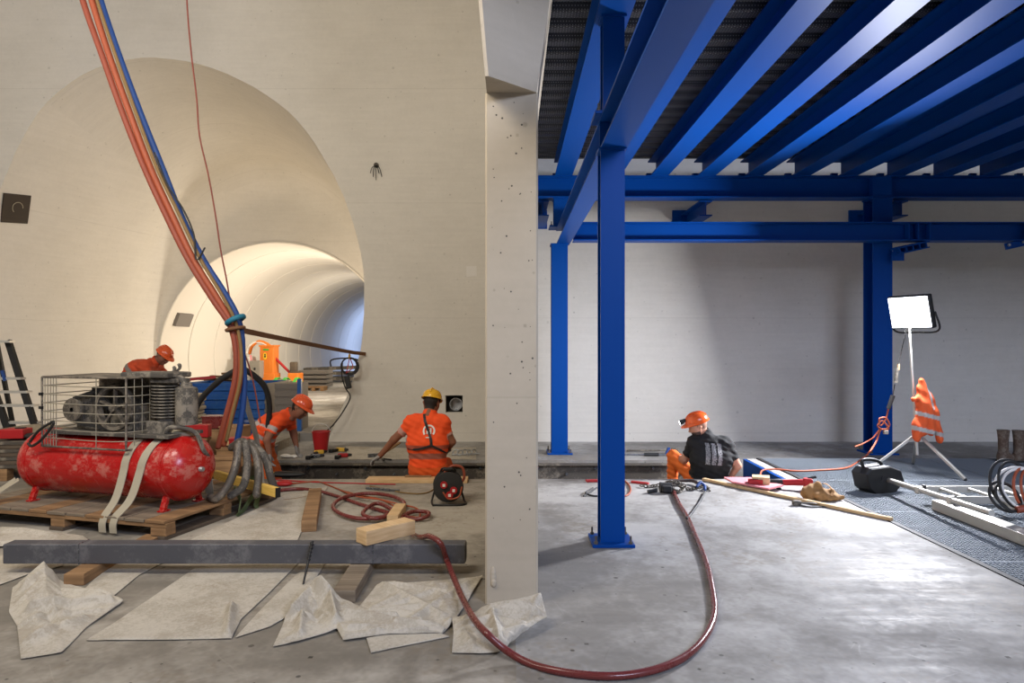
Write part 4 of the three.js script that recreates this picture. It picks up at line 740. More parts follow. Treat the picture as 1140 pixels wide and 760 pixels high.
// ---------------------------------------------------------------- hoses hanging from the hall ceiling
{
  const D = 7.05, run = (pts, dz) => pts.map(([x, y], i) => at(x, y, D + dz));
  const up = [[-15, -525], [22, -300], [62, -110]];
  const H = [['red-brown hose on the left of the hanging bundle', M.orangeHose, .032, [[92, 0], [113, 60], [138, 130], [162, 190], [185, 240], [210, 290], [238, 335], [256, 362], [262, 385], [262, 420], [250, 470], [243, 497]], 0, 0],
    ['orange-brown hose in the middle of the hanging bundle', M.orangeCable, .034, [[102, 0], [121, 60], [146, 130], [169, 190], [192, 240], [216, 290], [242, 332], [258, 360], [265, 385], [267, 420], [258, 460], [249, 494]], .02, 8],
    ['thin olive cable in the hanging bundle beside the blue hose', M.oliveCable, .018, [[108, 0], [128, 60], [153, 130], [176, 190], [200, 240], [224, 290], [248, 330], [262, 358], [268, 385], [268, 420], [260, 455], [252, 490]], -.03, 13],
    ['blue hose on the right of the hanging bundle', M.blueHose, .033, [[112, 0], [132, 60], [158, 130], [182, 190], [204, 245], [227, 290], [250, 326], [264, 352], [269, 372], [270, 395], [272, 430], [268, 470], [262, 500]], .05, 18]];
  for (const [l, m, r, pts, dz, ox] of H) { const o = S().tube(run([...up.map(([x, y]) => [x + ox, y]), ...pts], dz), r, { n: 140 }).mesh('hanging_hose', m); tag(o, l, 'hose', 'hoses hanging from the ceiling'); }
  const w = S().tube(run([[172, 170], [186, 205], [205, 235], [216, 262], [219, 290], [228, 276]], -.06), .009, { n: 40, seg: 6 }).mesh('loose_wire', M.black); tag(w, 'black wire sticking out of the hanging hose bundle', 'wire');
  const rw = S().tube(run([[190, -525], [202, -200], [208, 0], [213, 60], [219, 110], [222, 150], [232, 195], [240, 240], [246, 280], [252, 310], [258, 345], [266, 375], [278, 410], [284, 435], [290, 470]], .1), .008, { n: 120, seg: 6 }).mesh('thin_cable', mat({ color: 0x7a3526, roughness: .6 })); tag(rw, 'thin red cable hanging beside the hose bundle', 'cable');
  const tp = S().torus(at(262, 356, D), .085, .028, V(.25, -.5, 0).normalize(), 20).mesh('cable_tie', mat({ color: 0x1f6f86, roughness: .7 })); tag(tp, 'teal tape tied round the hanging hose bundle', 'tie');
  const st = S().ribbon([at(262, 366, D + .05), at(300, 374, 8.2), at(350, 384, 10), at(395, 392.5, 11.6), at(407, 394, 11.86)], .06, .012, { side: V(0, 1, 0) }).torus(at(262, 366, D + .02), .085, .02, V(.2, -1, 0).normalize(), 18).mesh('tie_strap', mat({ color: 0x6f4a2e, roughness: .85 })); tag(st, 'brown strap pulling the hose bundle towards the tunnel edge', 'strap');
  const bh = S().tube([at(216, 462, 8.3), at(222, 447, 8.3), at(236, 431, 8.2), at(254, 417, 8.1), at(269, 411, 8.1), at(284, 419, 8.2), at(295, 431, 8.3), at(300, 450, 8.4), at(298, 478, 8.5)], .035, { n: 70 }).mesh('arched_hose', M.rubber); tag(bh, 'black hose arching in front of the blue skip', 'hose');
  const th = S().tube([at(268, 425, 7.3), at(276, 455, 7.4), at(283, 478, 7.5), at(287, 495, 7.6), fl(292, 538, .03)], .03, { n: 30 }).mesh('hose_tail', M.greyCable); tag(th, 'grey hose end dropping beside the hanging bundle', 'hose');
  // coil on the wall edge
  const c0 = at(389, 407, 11.65), co = thing('cable_coil', 'black cable coil hanging from the strap at the tunnel edge', 'cable', c0);
  for (let k = 0; k < 3; k++) S().torus(V((k - 1) * .012, -.005 * k, (k - 1) * .02), .135 + k * .006, .012, V(.1 * (k - 1), .05, 1), 32).mesh('loop', M.rubber, co);
  S().tube([V(-.12, .05, 0), V(-.13, -.15, .01), V(-.06, -.38, .02), V(.02, -.52, .02), V(-.05, -.7, .05), V(-.3, -1.05, .12), V(-.5, -1.17 - (c0.y - 1.178), .2)], .012, { n: 40 }).mesh('tail', M.rubber, co);
  S().tube([V(0, .12, 0), V(-.02, 0, .02), V(-.05, -.13, .02)], .008).tube([V(.02, .12, .02), V(.06, -.02, .02), V(-.04, -.12, .03)], .008).mesh('red_lead', M.red, co);
  S().box(-.02, -.28, .02, .09, .22, .06, { bev: .015, rz: .2 }).mesh('plug', M.black, co);
  S().torus(V(0, .16, 0), .035, .012, V(1, 0, 0), 16).mesh('hook', M.yellow, co);
}

// ---------------------------------------------------------------- foreground left: box beam, timbers, felt sheets, hoses
{
  const b = thing('steel_box_beam', 'long dark grey steel box beam lying on timbers across the left floor', 'beam', V(-1.9, .08, -4.72));
  S().box(0, .0675, 0, 3.16, .135, .115, { bev: .008 }).mesh('tube', M.beamSteel, b);
  for (const x of [-1.06, .95]) S().box(x, .0675, 0, .006, .139, .119).mesh('weld_band', M.steel, b);
  for (const x of [-1.582, 1.582]) S().box(x, .0675, 0, .004, .11, .09).mesh('dark_end_panel', M.black, b);  // flat black sheets; the shade of the hollow ends is in their colour
}
function timber(label, a, b, w, h, m, lift = 0) { const t = thing('timber', label, 'timber', a.clone().setY(lift)); const A = V(0, h / 2, 0), B = V(b.x - a.x, h / 2 + (b.y - a.y), b.z - a.z); S().bar(A, B, w, h, { bev: .005 }).mesh('wood', m, t); return t; }
timber('brown timber under the right half of the grey box beam', fl(383, 671), fl(412, 622), .14, .078, M.woodGrey);
timber('short timber under the left end of the grey box beam, by the crumpled felt', fl(82, 652), fl(126, 625), .13, .078, M.wood);
timber('pale block of timber lying on top of the grey box beam', V(-1.03, 0, -4.66), V(-.74, 0, -4.95), .13, .1, M.woodPale, .217);
timber('short timber on the floor behind the pale block', fl(437, 586), fl(446, 572), .1, .1, M.woodPale);
timber('brown square timber lying on the floor in front of the hose coils', fl(344, 592), fl(351, 554), .125, .1, M.wood);
timber('dark timber under the pallet front corner', fl(158, 606), fl(172, 598), .14, .03, M.wood);
{
  const d = thing('drill_bit', 'long black twist drill leaning against the grey box beam', 'drill bit', fl(337, 654));
  const top = V(-1.36, .235, -4.65).sub(d.position), c = new THREE.CatmullRomCurve3([V(0, .008, 0), top]); S().cyl(V(0, .006, 0), top.clone().multiplyScalar(.62), .006, .009).mesh('shank', M.black, d);
  const P = []; for (let i = 0; i <= 40; i++) { const t = .6 + .4 * i / 40, p = top.clone().multiplyScalar(t); P.push(p.add(V(Math.cos(i * .75) * .008, 0, Math.sin(i * .75) * .008))); } S().tube(P, .007, { n: 120, seg: 6 }).cyl(top.clone().multiplyScalar(.6), top, .008, .008).mesh('flute', M.black, d);
}
// felt sheets: Coons patches over four edge polylines [px, py, height], wrinkled, 4 mm thick
function polyAt(P, t) { const L = [0]; for (let i = 1; i < P.length; i++) L.push(L[i - 1] + P[i].distanceTo(P[i - 1])); const s = t * L[L.length - 1]; for (let i = 1; i < P.length; i++) if (s <= L[i] + 1e-9) return P[i - 1].clone().lerp(P[i], L[i] === L[i - 1] ? 0 : (s - L[i - 1]) / (L[i] - L[i - 1])); return P[P.length - 1].clone(); }
const wn = noiseField(256, [[4, 1], [9, .8], [20, .4]], 91);
const W2 = (x, z) => { const i = (((x * 90) | 0) & 255), j = (((z * 90) | 0) & 255), fx = x * 90 - Math.floor(x * 90), fz = z * 90 - Math.floor(z * 90), g = (a, b) => wn[((b & 255) * 256) + (a & 255)]; return lerp(lerp(g(i, j), g(i + 1, j), fx), lerp(g(i, j + 1), g(i + 1, j + 1), fx), fz); };
function feltSheet(label, bottom, top, left, right, o = {}) {
  const E = [bottom, top, left, right].map(e => e.map(([x, y, h = .004]) => fl(x, y, h))), n = o.n ?? 64, base = E[0][0].clone().setY(0), grid = [];
  const folds = (o.folds ?? []).map(([x0, y0, x1, y1, w, h]) => ({ a: fl(x0, y0), b: fl(x1, y1), w, h }));
  if (o.crease) { const r = rng(o.crease), P = E.flat(); for (let k = 0; k < 14; k++) { const a = P[r() * P.length | 0], b = P[r() * P.length | 0], t0 = r() * .25, t1 = .6 + r() * .4; folds.push({ a: a.clone().lerp(b, t0), b: a.clone().lerp(b, t1), w: .018 + r() * .03, h: .012 + r() * .03 }); } }
  for (let j = 0; j <= n; j++) for (let i = 0; i <= n; i++) {
    const u = i / n, v = j / n, B = polyAt(E[0], u), T = polyAt(E[1], u), L = polyAt(E[2], v), R = polyAt(E[3], v);
    const c00 = E[0][0], c10 = E[0][E[0].length - 1], c01 = E[1][0], c11 = E[1][E[1].length - 1];
    const p = B.multiplyScalar(1 - v).addScaledVector(T, v).addScaledVector(L, 1 - u).addScaledVector(R, u).addScaledVector(c00, -(1 - u) * (1 - v)).addScaledVector(c10, -u * (1 - v)).addScaledVector(c01, -(1 - u) * v).addScaledVector(c11, -u * v);
    let h = (o.rough ?? .02) * Math.abs(W2(p.x * .35 + 3, p.z * .35 + 5) - .5) * 4 + (o.rough ?? .02) * .6 * Math.abs(W2(p.x * .9, p.z * .9) - .5);
    let up = 0, dn = 0; for (const f of folds) { const d = f.b.clone().sub(f.a), l2 = Math.max(1e-6, d.lengthSq()), t = clamp(((p.x - f.a.x) * d.x + (p.z - f.a.z) * d.z) / l2, 0, 1), q = Math.hypot(p.x - f.a.x - d.x * t, p.z - f.a.z - d.z * t); const k = f.h * (.55 * Math.exp(-q * q / f.w / f.w) + .45 * Math.exp(-q / f.w * 1.3)) * (1 - .35 * t); if (k > 0) up = Math.max(up, k); else dn = Math.min(dn, k); }
    h += up + dn;
    const edge = Math.min(1, 6 * Math.min(u, 1 - u, v, 1 - v) + .35); p.y = Math.max(p.y, .003) + h * edge + (o.lift ?? 0); grid.push(p.sub(base));
  }
  const P = [], idx = [], N = (n + 1) * (n + 1);
  for (const k of [0, 1]) for (const p of grid) P.push(p.x, p.y + (k ? .0045 : 0), p.z);
  for (let j = 0; j < n; j++) for (let i = 0; i < n; i++) { const a = j * (n + 1) + i, b = a + 1, c = a + n + 1, d = c + 1; idx.push(a, c, b, b, c, d, a + N, b + N, c + N, b + N, d + N, c + N); }
  const rim = []; for (let i = 0; i < n; i++) rim.push([i, i + 1], [n * (n + 1) + i, n * (n + 1) + i + 1], [i * (n + 1), (i + 1) * (n + 1)], [i * (n + 1) + n, (i + 1) * (n + 1) + n]);
  for (const [a, b] of rim) idx.push(a, b, a + N, b, b + N, a + N);
  const g = new THREE.BufferGeometry(); g.setAttribute('position', new THREE.Float32BufferAttribute(P, 3)); g.setIndex(idx); g.computeVertexNormals();
  const m = S().add(g).mesh('felt_sheet', M.felt); m.position.copy(base); return tag(m, label, 'felt sheet', 'loose felt sheets on the left floor');
}
feltSheet('crumpled cream felt heap at the far left below the box beam', [[23, 734], [69, 727], [96, 699], [137, 671]], [[14, 656], [49, 626, .1], [66, 648], [127, 664]], [[23, 734], [19, 698], [10, 682], [14, 656]], [[137, 671], [131, 667], [127, 664]], { rough: .03, folds: [[34, 686, 122, 674, .035, .075], [50, 690, 66, 706, .03, -.04], [24, 700, 60, 690, .03, .06], [30, 718, 92, 694, .05, .06], [28, 664, 62, 650, .05, .07], [70, 690, 110, 684, .025, .035], [45, 672, 60, 680, .03, -.04]], crease: 5, n: 90 });
feltSheet('flat cream felt sheet in the middle of the left floor', [[96, 713], [180, 712.5], [258, 711]], [[218, 632], [275, 628], [335, 624]], [[96, 713], [130, 692], [218, 632]], [[258, 711], [268, 690], [300, 660], [335, 624]], { rough: .006, folds: [[120, 712, 258, 709, .02, .015], [254, 708, 258, 678, .025, .075]] });
feltSheet('cream felt strip lying between the flat sheet and the crumpled one', [[262, 710], [300, 698], [325, 684]], [[330, 640], [345, 630], [365, 622]], [[262, 710], [290, 680], [330, 640]], [[325, 684], [345, 655], [365, 622]], { rough: .01, n: 30 });
feltSheet('crumpled cream felt with a raised loop, centre foreground', [[304, 720], [332, 715], [375, 702], [382, 714], [430, 708], [492, 706]], [[337, 668, .02], [352, 664, .02], [375, 668], [394, 676], [450, 694], [496, 702]], [[304, 720], [318, 690], [337, 668, .02]], [[492, 706], [496, 702]], { rough: .04, folds: [[324, 690, 346, 670, .035, .13], [346, 668, 366, 676, .045, .15], [368, 680, 374, 698, .03, .09], [350, 684, 354, 696, .03, -.06], [336, 694, 334, 710, .025, .06], [385, 692, 440, 699, .04, .05], [440, 700, 482, 702, .03, .04], [388, 706, 430, 704, .025, .03]], crease: 12, n: 90 });
feltSheet('flat cream felt sheet stretching towards the partition foot', [[394, 694], [450, 700], [491, 707], [504, 695]], [[420, 652], [480, 648], [537, 643]], [[394, 694], [400, 676], [420, 652]], [[504, 695], [522, 668], [537, 643]], { rough: .012, folds: [[394, 688, 500, 676, .05, .03], [430, 672, 500, 664, .03, .012]], crease: 31 });
feltSheet('lower felt sheet peeping out in front of the partition foot', [[413, 727], [450, 719], [500, 709]], [[408, 711], [450, 703], [492, 706]], [[413, 727], [408, 711]], [[500, 709], [492, 706]], { rough: .006, n: 24 });
feltSheet('curled felt sheet standing up against the partition foot', [[503, 727], [530, 728], [556, 728], [568, 718]], [[503, 690, .02], [525, 685, .03], [546, 676, .09], [602, 662, .15]], [[503, 727], [505, 706, .02], [503, 690, .02]], [[568, 718], [590, 700, .05], [609, 688, .06], [602, 662, .15]], { rough: .02, folds: [[505, 705, 545, 702, .03, .05], [556, 726, 548, 700, .03, .06]], crease: 21, n: 80 });
feltSheet('felt sheet running back along the right of the timber pallet', [[205, 606], [262, 606], [330, 604]], [[318, 552], [340, 546], [365, 542]], [[205, 606], [255, 582], [318, 552]], [[330, 604], [345, 572], [365, 542]], { rough: .008, folds: [[210, 604, 318, 553, .04, .03]] });
feltSheet('felt sheet at the far left edge behind the box beam', [[-30, 612], [40, 607], [104, 606]], [[-20, 588], [20, 590, .03], [92, 597]], [[-30, 612], [-20, 588]], [[104, 606], [92, 597]], { rough: .03, folds: [[0, 596, 60, 600, .04, .04]], n: 30 });
feltSheet('felt sheet under the left end of the grey box beam', [[-30, 662], [30, 640], [70, 630]], [[-30, 622], [20, 616], [70, 612]], [[-30, 662], [-30, 622]], [[70, 630], [70, 612]], { rough: .008, n: 24 });
feltSheet('flat felt under the timbers, right of the crumpled heap', [[82, 668], [108, 664], [126, 664]], [[130, 626], [160, 624], [188, 623]], [[82, 668], [105, 645], [130, 626]], [[126, 664], [155, 640], [188, 623]], { rough: .006, n: 24 });
feltSheet('pale sheet lying on the ledge behind the yellow-helmeted worker', [[388, 511.5, -.146], [450, 511.5, -.146], [530, 511.5, -.146]], [[385, 497, -.146], [450, 496, -.1], [530, 498, -.146]], [[388, 511.5, -.146], [385, 497, -.146]], [[530, 511.5, -.146], [530, 498, -.146]], { rough: .0, n: 24 }).position.y = LEDGE;

// red hoses
{
  const r = .019, g = (pts, h = r) => pts.map(([x, y, z = 0]) => fl(x, y, h + z));
  let o = S().tube(g([[308, 546], [330, 544], [352, 546], [375, 552], [398, 560], [420, 567], [432, 571], [422, 576, .02], [400, 577, .02], [378, 571, .02], [371, 562, .02], [384, 553, .03], [410, 549, .03], [436, 552, .03], [450, 560, .02], [440, 571, .03], [418, 577, .03], [404, 572, .04], [420, 560, .05], [446, 572, .02], [462, 578], [475, 575, .02], [476, 570, .02], [462, 569, .02], [448, 575, .02], [447, 582, .02], [455, 591, .05], [468, 598, .18], [479, 597, .25], [490, 604, .24], [497, 622, .1], [506, 645, .065], [516, 668, .06], [530, 692, .1], [543, 706, .1], [560, 721, .04], [582, 735], [612, 745], [650, 751], [690, 752], [730, 745], [762, 731], [784, 710], [795, 685], [793, 655], [786, 625], [776, 600], [765, 575], [757, 562], [752, 552], [747, 541], [742, 537]]), r, { n: 420, seg: 10 }).mesh('air_hose', M.hose);
  tag(o, 'dark red air hose coiled on the left and looping across the right foreground', 'hose');
  o = S().tube(g([[318, 539], [352, 536], [366, 540], [384, 547], [405, 552], [424, 556], [440, 566], [430, 572], [452, 574], [466, 576], [464, 566, .02], [444, 561, .02], [424, 556, .04], [400, 553, .03], [380, 546]], .009), .009, { n: 160, seg: 6 }).mesh('power_cable', M.orangeCable); tag(o, 'thin orange power cable tangled with the red hose coils', 'cable');
  o = S().tube([...g([[500, 533, .1], [492, 537], [482, 545], [472, 549], [455, 549], [432, 545], [412, 541]], .008)], .008, { n: 60, seg: 6 }).mesh('reel_cable', M.oliveCable); tag(o, 'olive cable trailing left from the cable reel', 'cable');
  o = S().tube(g([[310, 557], [330, 555], [352, 550]], .008), .008, { seg: 6 }).mesh('thin_hose', M.oliveCable); tag(o, 'thin olive hose on the floor right of the yellow batten', 'hose');
  o = S().tube(g([[300, 533], [340, 536], [400, 538], [440, 539]], .007), .007, { seg: 6 }).mesh('edge_cable', M.red); tag(o, 'thin red cable along the trench edge in front of the bending worker', 'cable');
  o = S().bar(fl(408, 543, .015), fl(444, 546, .015), .03, .022).mesh('steel_bar', M.steel); tag(o, 'short steel bar lying in front of the plank seat', 'bar');
  const pl = thing('plank', 'pale plank along the trench edge beside the yellow-helmeted worker', 'plank', V(-1.08, 0, -7.8)); S().box(0, .022, 0, 1.15, .042, .2, { bev: .004 }).mesh('board', M.woodPale, pl); S().box(.0, .05, -.06, .3, .012, .07).mesh('shim', M.wood, pl);
  const p3 = timber('grey wooden stick standing in the trench left of the plank', V(-1.75, 0, -8.6), V(-1.35, .22, -9.2), .04, .05, M.woodGrey, -.5);
}
{ // cable reel
  const c = fl(499, 560), t = thing('cable_reel', 'black cable reel with red sockets standing by the plank', 'cable reel', c, .12);
  const y = .175, R = .148;
  for (const z of [-.075, .075]) S().lathe([[.0, 0], [R - .012, 0], [R, .004], [R, .012], [R - .012, .016], [0, .016]], V(0, y, z - .008), V(0, 0, 1), 36).mesh('flange', M.rubber, t);
  S().lathe([[.07, 0], [.125, 0], [.125, .13], [.07, .13]], V(0, y, -.065), V(0, 0, 1), 30).mesh('cable_winding', M.oliveCable, t);
  for (const [x, yy] of [[-.045, .025], [.05, -.03], [.01, -.075]]) { const s = S().cyl(V(x, y + yy, .08), V(x, y + yy, .1), .036, .034, 18).mesh('socket', M.red, t); S().box(x, y + yy, .103, .026, .026, .008).mesh('socket_label', M.white, s); }
  S().tube([V(-.05, y - .05, .085), V(0, y - .11, .095), V(.1, y - .09, .095), V(.13, y, .095)], .008).mesh('cable_end', M.orangeCable, t);
  S().tube([V(-.15, .012, .11), V(.15, .012, .11), V(.16, .012, -.1), V(.1, .2, -.1), V(.06, .33, -.06), V(.0, .345, .0), V(-.06, .33, -.06), V(-.1, .2, -.1), V(-.16, .012, -.1), V(-.15, .012, .11)], .011, { n: 90 }).mesh('stand', M.black, t);
  S().tube([V(-.03, .3, -.05), V(.05, .36, -.05), V(.14, .34, -.05), V(.16, .24, -.05), V(.14, .2, -.06)], .014).mesh('plug_lead', M.orangeHose, t);
  S().box(0, .335, -.005, .1, .03, .03, { bev: .01 }).mesh('handle', M.black, t);
}

// ---------------------------------------------------------------- left middle ground: stacks, skip, machines
{ // step ladder
  const t = thing('step_ladder', 'black step ladder with silver treads standing at the left edge', 'ladder', at(14, 452, 9.0).setY(0)), O = t.position, q = (x, y, d) => at(x, y, d).sub(O);
  const foot = V(0, 0, 0); for (const [a, b, m] of [[[9, 379, 9.1], [52, 502, 8.9]], [[-26, 379, 9.1], [22, 502, 8.9]]]) { const A = q(...a), B = q(...b); B.y = .02; S().bar(A, B, .075, .05, { up: V(0, 0, 1) }).mesh('stile', M.black, t); }
  for (const [y, x0, x1] of [[380, -24, 14], [421, -9, 26], [436, -3, 33], [451, 3, 41], [470, 9, 45]]) S().bar(q(x0, y, 9.02), q(x1, y, 9.02), .11, .03).mesh('tread', M.alu, t);
  for (const [a, b] of [[[-4, 379, 9.4], [20, 490, 9.9]], [[-36, 379, 9.4], [-14, 490, 9.9]]]) { const B = q(...b); B.y = .02; S().bar(q(...a), B, .05, .04, { up: V(0, 0, 1) }).mesh('rear_stile', M.black, t); }
  S().box(q(4, 418, 8.96).x, q(4, 418, 8.96).y, q(4, 418, 8.96).z, .03, .14, .03, { rz: .3 }).mesh('clip', M.blueHose, t);
}
{ // stack of shuttering boards on a pallet
  const c = at(20, 470, 8.2).setY(0), t = thing('board_stack', 'dark stack of boards on a pallet behind the wire guard', 'board stack', c, .1);
  for (let k = 0; k < 7; k++) S().box((k % 3 - 1) * .012, .165 + k * .045, 0, 1.9, .04, .8, { bev: .004 }).mesh('board', k % 2 ? M.woodDark : M.darkSteel, t);
  for (const x of [-.85, 0, .85]) for (const z of [-.33, .33]) S().box(x, .07, z, .22, .14, .13, { bev: .004 }).mesh('block', M.wood, t);
  for (const x of [-.3, .62]) S().bar(V(x - .08, .02, .405), V(x, .49, .405), .025, .004).mesh('band', M.strap, t);
  const w = S(); const P = [], idx = [], n = 30; for (let j = 0; j <= n; j++) for (let i = 0; i <= n; i++) { const u = i / n, v = j / n; P.push(-.95 + u * 1.9, .02 + .05 * Math.abs(W2(u * .5, v * .5) - .5) * 4 + .1 * Math.exp(-((u - .55) ** 2) * 20 - ((v - .3) ** 2) * 16), -.42 + v * .66); }
  for (let j = 0; j < n; j++) for (let i = 0; i < n; i++) { const a = j * (n + 1) + i; idx.push(a, a + n + 1, a + 1, a + 1, a + n + 1, a + n + 2); }
  const g = new THREE.BufferGeometry(); g.setAttribute('position', new THREE.Float32BufferAttribute(P, 3)); g.setIndex(idx); g.computeVertexNormals();
  const m = S().add(g).mesh('tarpaulin', M.tarp); m.position.set(c.x, .46, c.z); m.rotation.y = .1; tag(m, 'pale tarpaulin thrown over the dark board stack', 'tarpaulin');
  const b = thing('tool_case', 'flat red case lying on the dark board stack', 'case', at(18, 465, 7.95).setY(.478), .1); S().box(0, .055, 0, .26, .11, .2, { bev: .012 }).mesh('body', M.red, b); S().box(.05, .115, 0, .1, .015, .06, { bev: .005 }).mesh('handle', M.black, b);
  const d = thing('rag_heap', 'dark rag lying beside the red case on the board stack', 'rag', at(40, 464, 7.95).setY(.478)); S().ball(V(0, .025, 0), .11, 14, V(1.4, .34, .8)).ball(V(.16, .015, .03), .06, 10, V(1.6, .4, .8)).mesh('cloth', M.rubber, d);
  const o = S().tube([fl(-12, 486, .012), fl(4, 488, .012), fl(8, 492, .012), fl(-8, 500, .012)], .012).tube([fl(-10, 501, .012), fl(14, 500, .012), fl(30, 497, .012), fl(42, 492, .012)], .012).mesh('floor_cable', M.orangeCable); tag(o, 'orange cable on the floor below the board stack', 'cable');
}
{ // blue skip with grey flank
  const c = at(263, 470, 12.9).setY(0), t = thing('site_skip', 'blue corrugated steel skip in front of the lined tunnel', 'skip', c, -.05), W = 1.58, H = .84, D = 1.1;
  for (let k = 0; k < 5; k++) S().box(0, .1 + k * .165, D / 2, W, .105, .05, { bev: .012 }).mesh('side_rib', M.blueBox, t);
  S().box(0, H / 2, D / 2 - .03, W, H, .03).box(0, H / 2, -D / 2, W, H, .03).box(-W / 2, H / 2, 0, .03, H, D).box(0, .03, 0, W, .06, D).mesh('body', M.blueBox, t);
  S().box(W / 2, H / 2, 0, .03, H, D).mesh('flank', M.greyBox, t);
  S().box(0, H - .02, D / 2 + .02, W + .06, .05, .05).mesh('rim', M.blueBox, t);
  const g = thing('mesh_crate', 'grey mesh-sided crate at the right end of the blue skip', 'crate', at(325, 470, 12.5).setY(0)); for (let k = 0; k < 6; k++) S().box(0, .1 + k * .14, .3, .42, .09, .02).mesh('slat', M.greyBox, g); S().box(0, .42, 0, .42, .84, .58).mesh('body', M.greyBox, g); S().box(.23, .45, .28, .07, .96, .07).mesh('corner_post', M.blueBox, g);
  const w = thing('plank_heap', 'brown planks heaped on top of the blue skip', 'planks', V(c.x - .1, H, c.z)); for (let k = 0; k < 5; k++) S().box(-.25 + k * .1, .03 + k * .03, -.1 + k * .08, .75 - k * .07, .035, .12, { ry: .2 - k * .12, rz: .06 * (k % 2 ? 1 : -1) }).mesh('plank', M.wood, w);
  const r = S().bar(V(c.x - .78, H + .06, c.z + .35), V(c.x - .3, H + .1, c.z + .2), .07, .05).mesh('red_bar', M.red); tag(r, 'red bar lying on the left rim of the blue skip', 'bar');
}
{ // small stacks between the compressor and the skip
  const st = thing('sack_stack', 'stack of pale flat sacks left of the blue skip', 'sacks', at(211, 465, 11.4).setY(0));
  for (let k = 0; k < 9; k++) S().box((k % 2) * .03, .14 + k * .07, 0, .34, .064, .4, { bev: .025, seg: 2 }).mesh('sack', M.sacks, st); S().box(0, .05, 0, .4, .1, .45).mesh('pallet_base', M.wood, st);
  const rb = thing('red_beam', 'red steel beam lying behind the compressor air filter', 'beam', at(204, 466, 9.2).setY(.3)); S().box(0, .1, 0, .72, .17, .12, { bev: .01 }).mesh('section', M.red, rb);
  const bl = thing('support_trestle', 'low wooden trestle carrying the red steel beam', 'trestle', at(204, 466, 9.2).setY(0)); for (const x of [-.28, .28]) S().box(x, .15, 0, .1, .3, .12).mesh('leg', M.wood, bl); S().box(0, .29, 0, .7, .03, .14).mesh('top', M.wood, bl);
  const stack = (l, px, d, w, h, dp, m, y = 0, ry = 0) => { const t = thing('storage_box', l, 'box', at(px, 470, d).setY(y), ry); S().box(0, h / 2, 0, w, h, dp, { bev: .008 }).mesh('body', m, t); S().box(0, h + .004, 0, w + .02, .02, dp + .02, { bev: .004 }).mesh('lid', m, t); return t; };
  stack('brown cardboard box in front of the blue skip', 235, 9.8, .34, .34, .34, M.card, 0, .2);
  stack('second brown cardboard box beside the hose bundle', 262, 9.5, .3, .42, .3, M.card, 0, -.15);
  stack('dark red bag-like box on the first cardboard box', 240, 9.8, .3, .16, .24, M.hose, .365, .1);
  stack('small red tool box near the bending worker', 268, 8.9, .26, .1, .18, M.red, .235, .2);
  stack('low wooden box under the small red tool box', 268, 8.9, .5, .21, .36, M.wood, 0, .1);
  stack('dark blue bin beside the bending worker', 279, 10.2, .24, .4, .24, M.blueHose, 0, .1);
  stack('grey concrete block behind the bending worker', 285, 9.3, .5, .16, .3, M.greyBox, 0, .0);
  stack('tan wooden box right of the red tank end', 246, 8.2, .4, .2, .3, M.wood, 0, .15);
  const pp = timber('pale plank lying across the boxes by the hose bundle', at(252, 468, 8.9).setY(0), at(282, 466, 9.6).setY(.0), .16, .03, M.woodPale, .245);
}
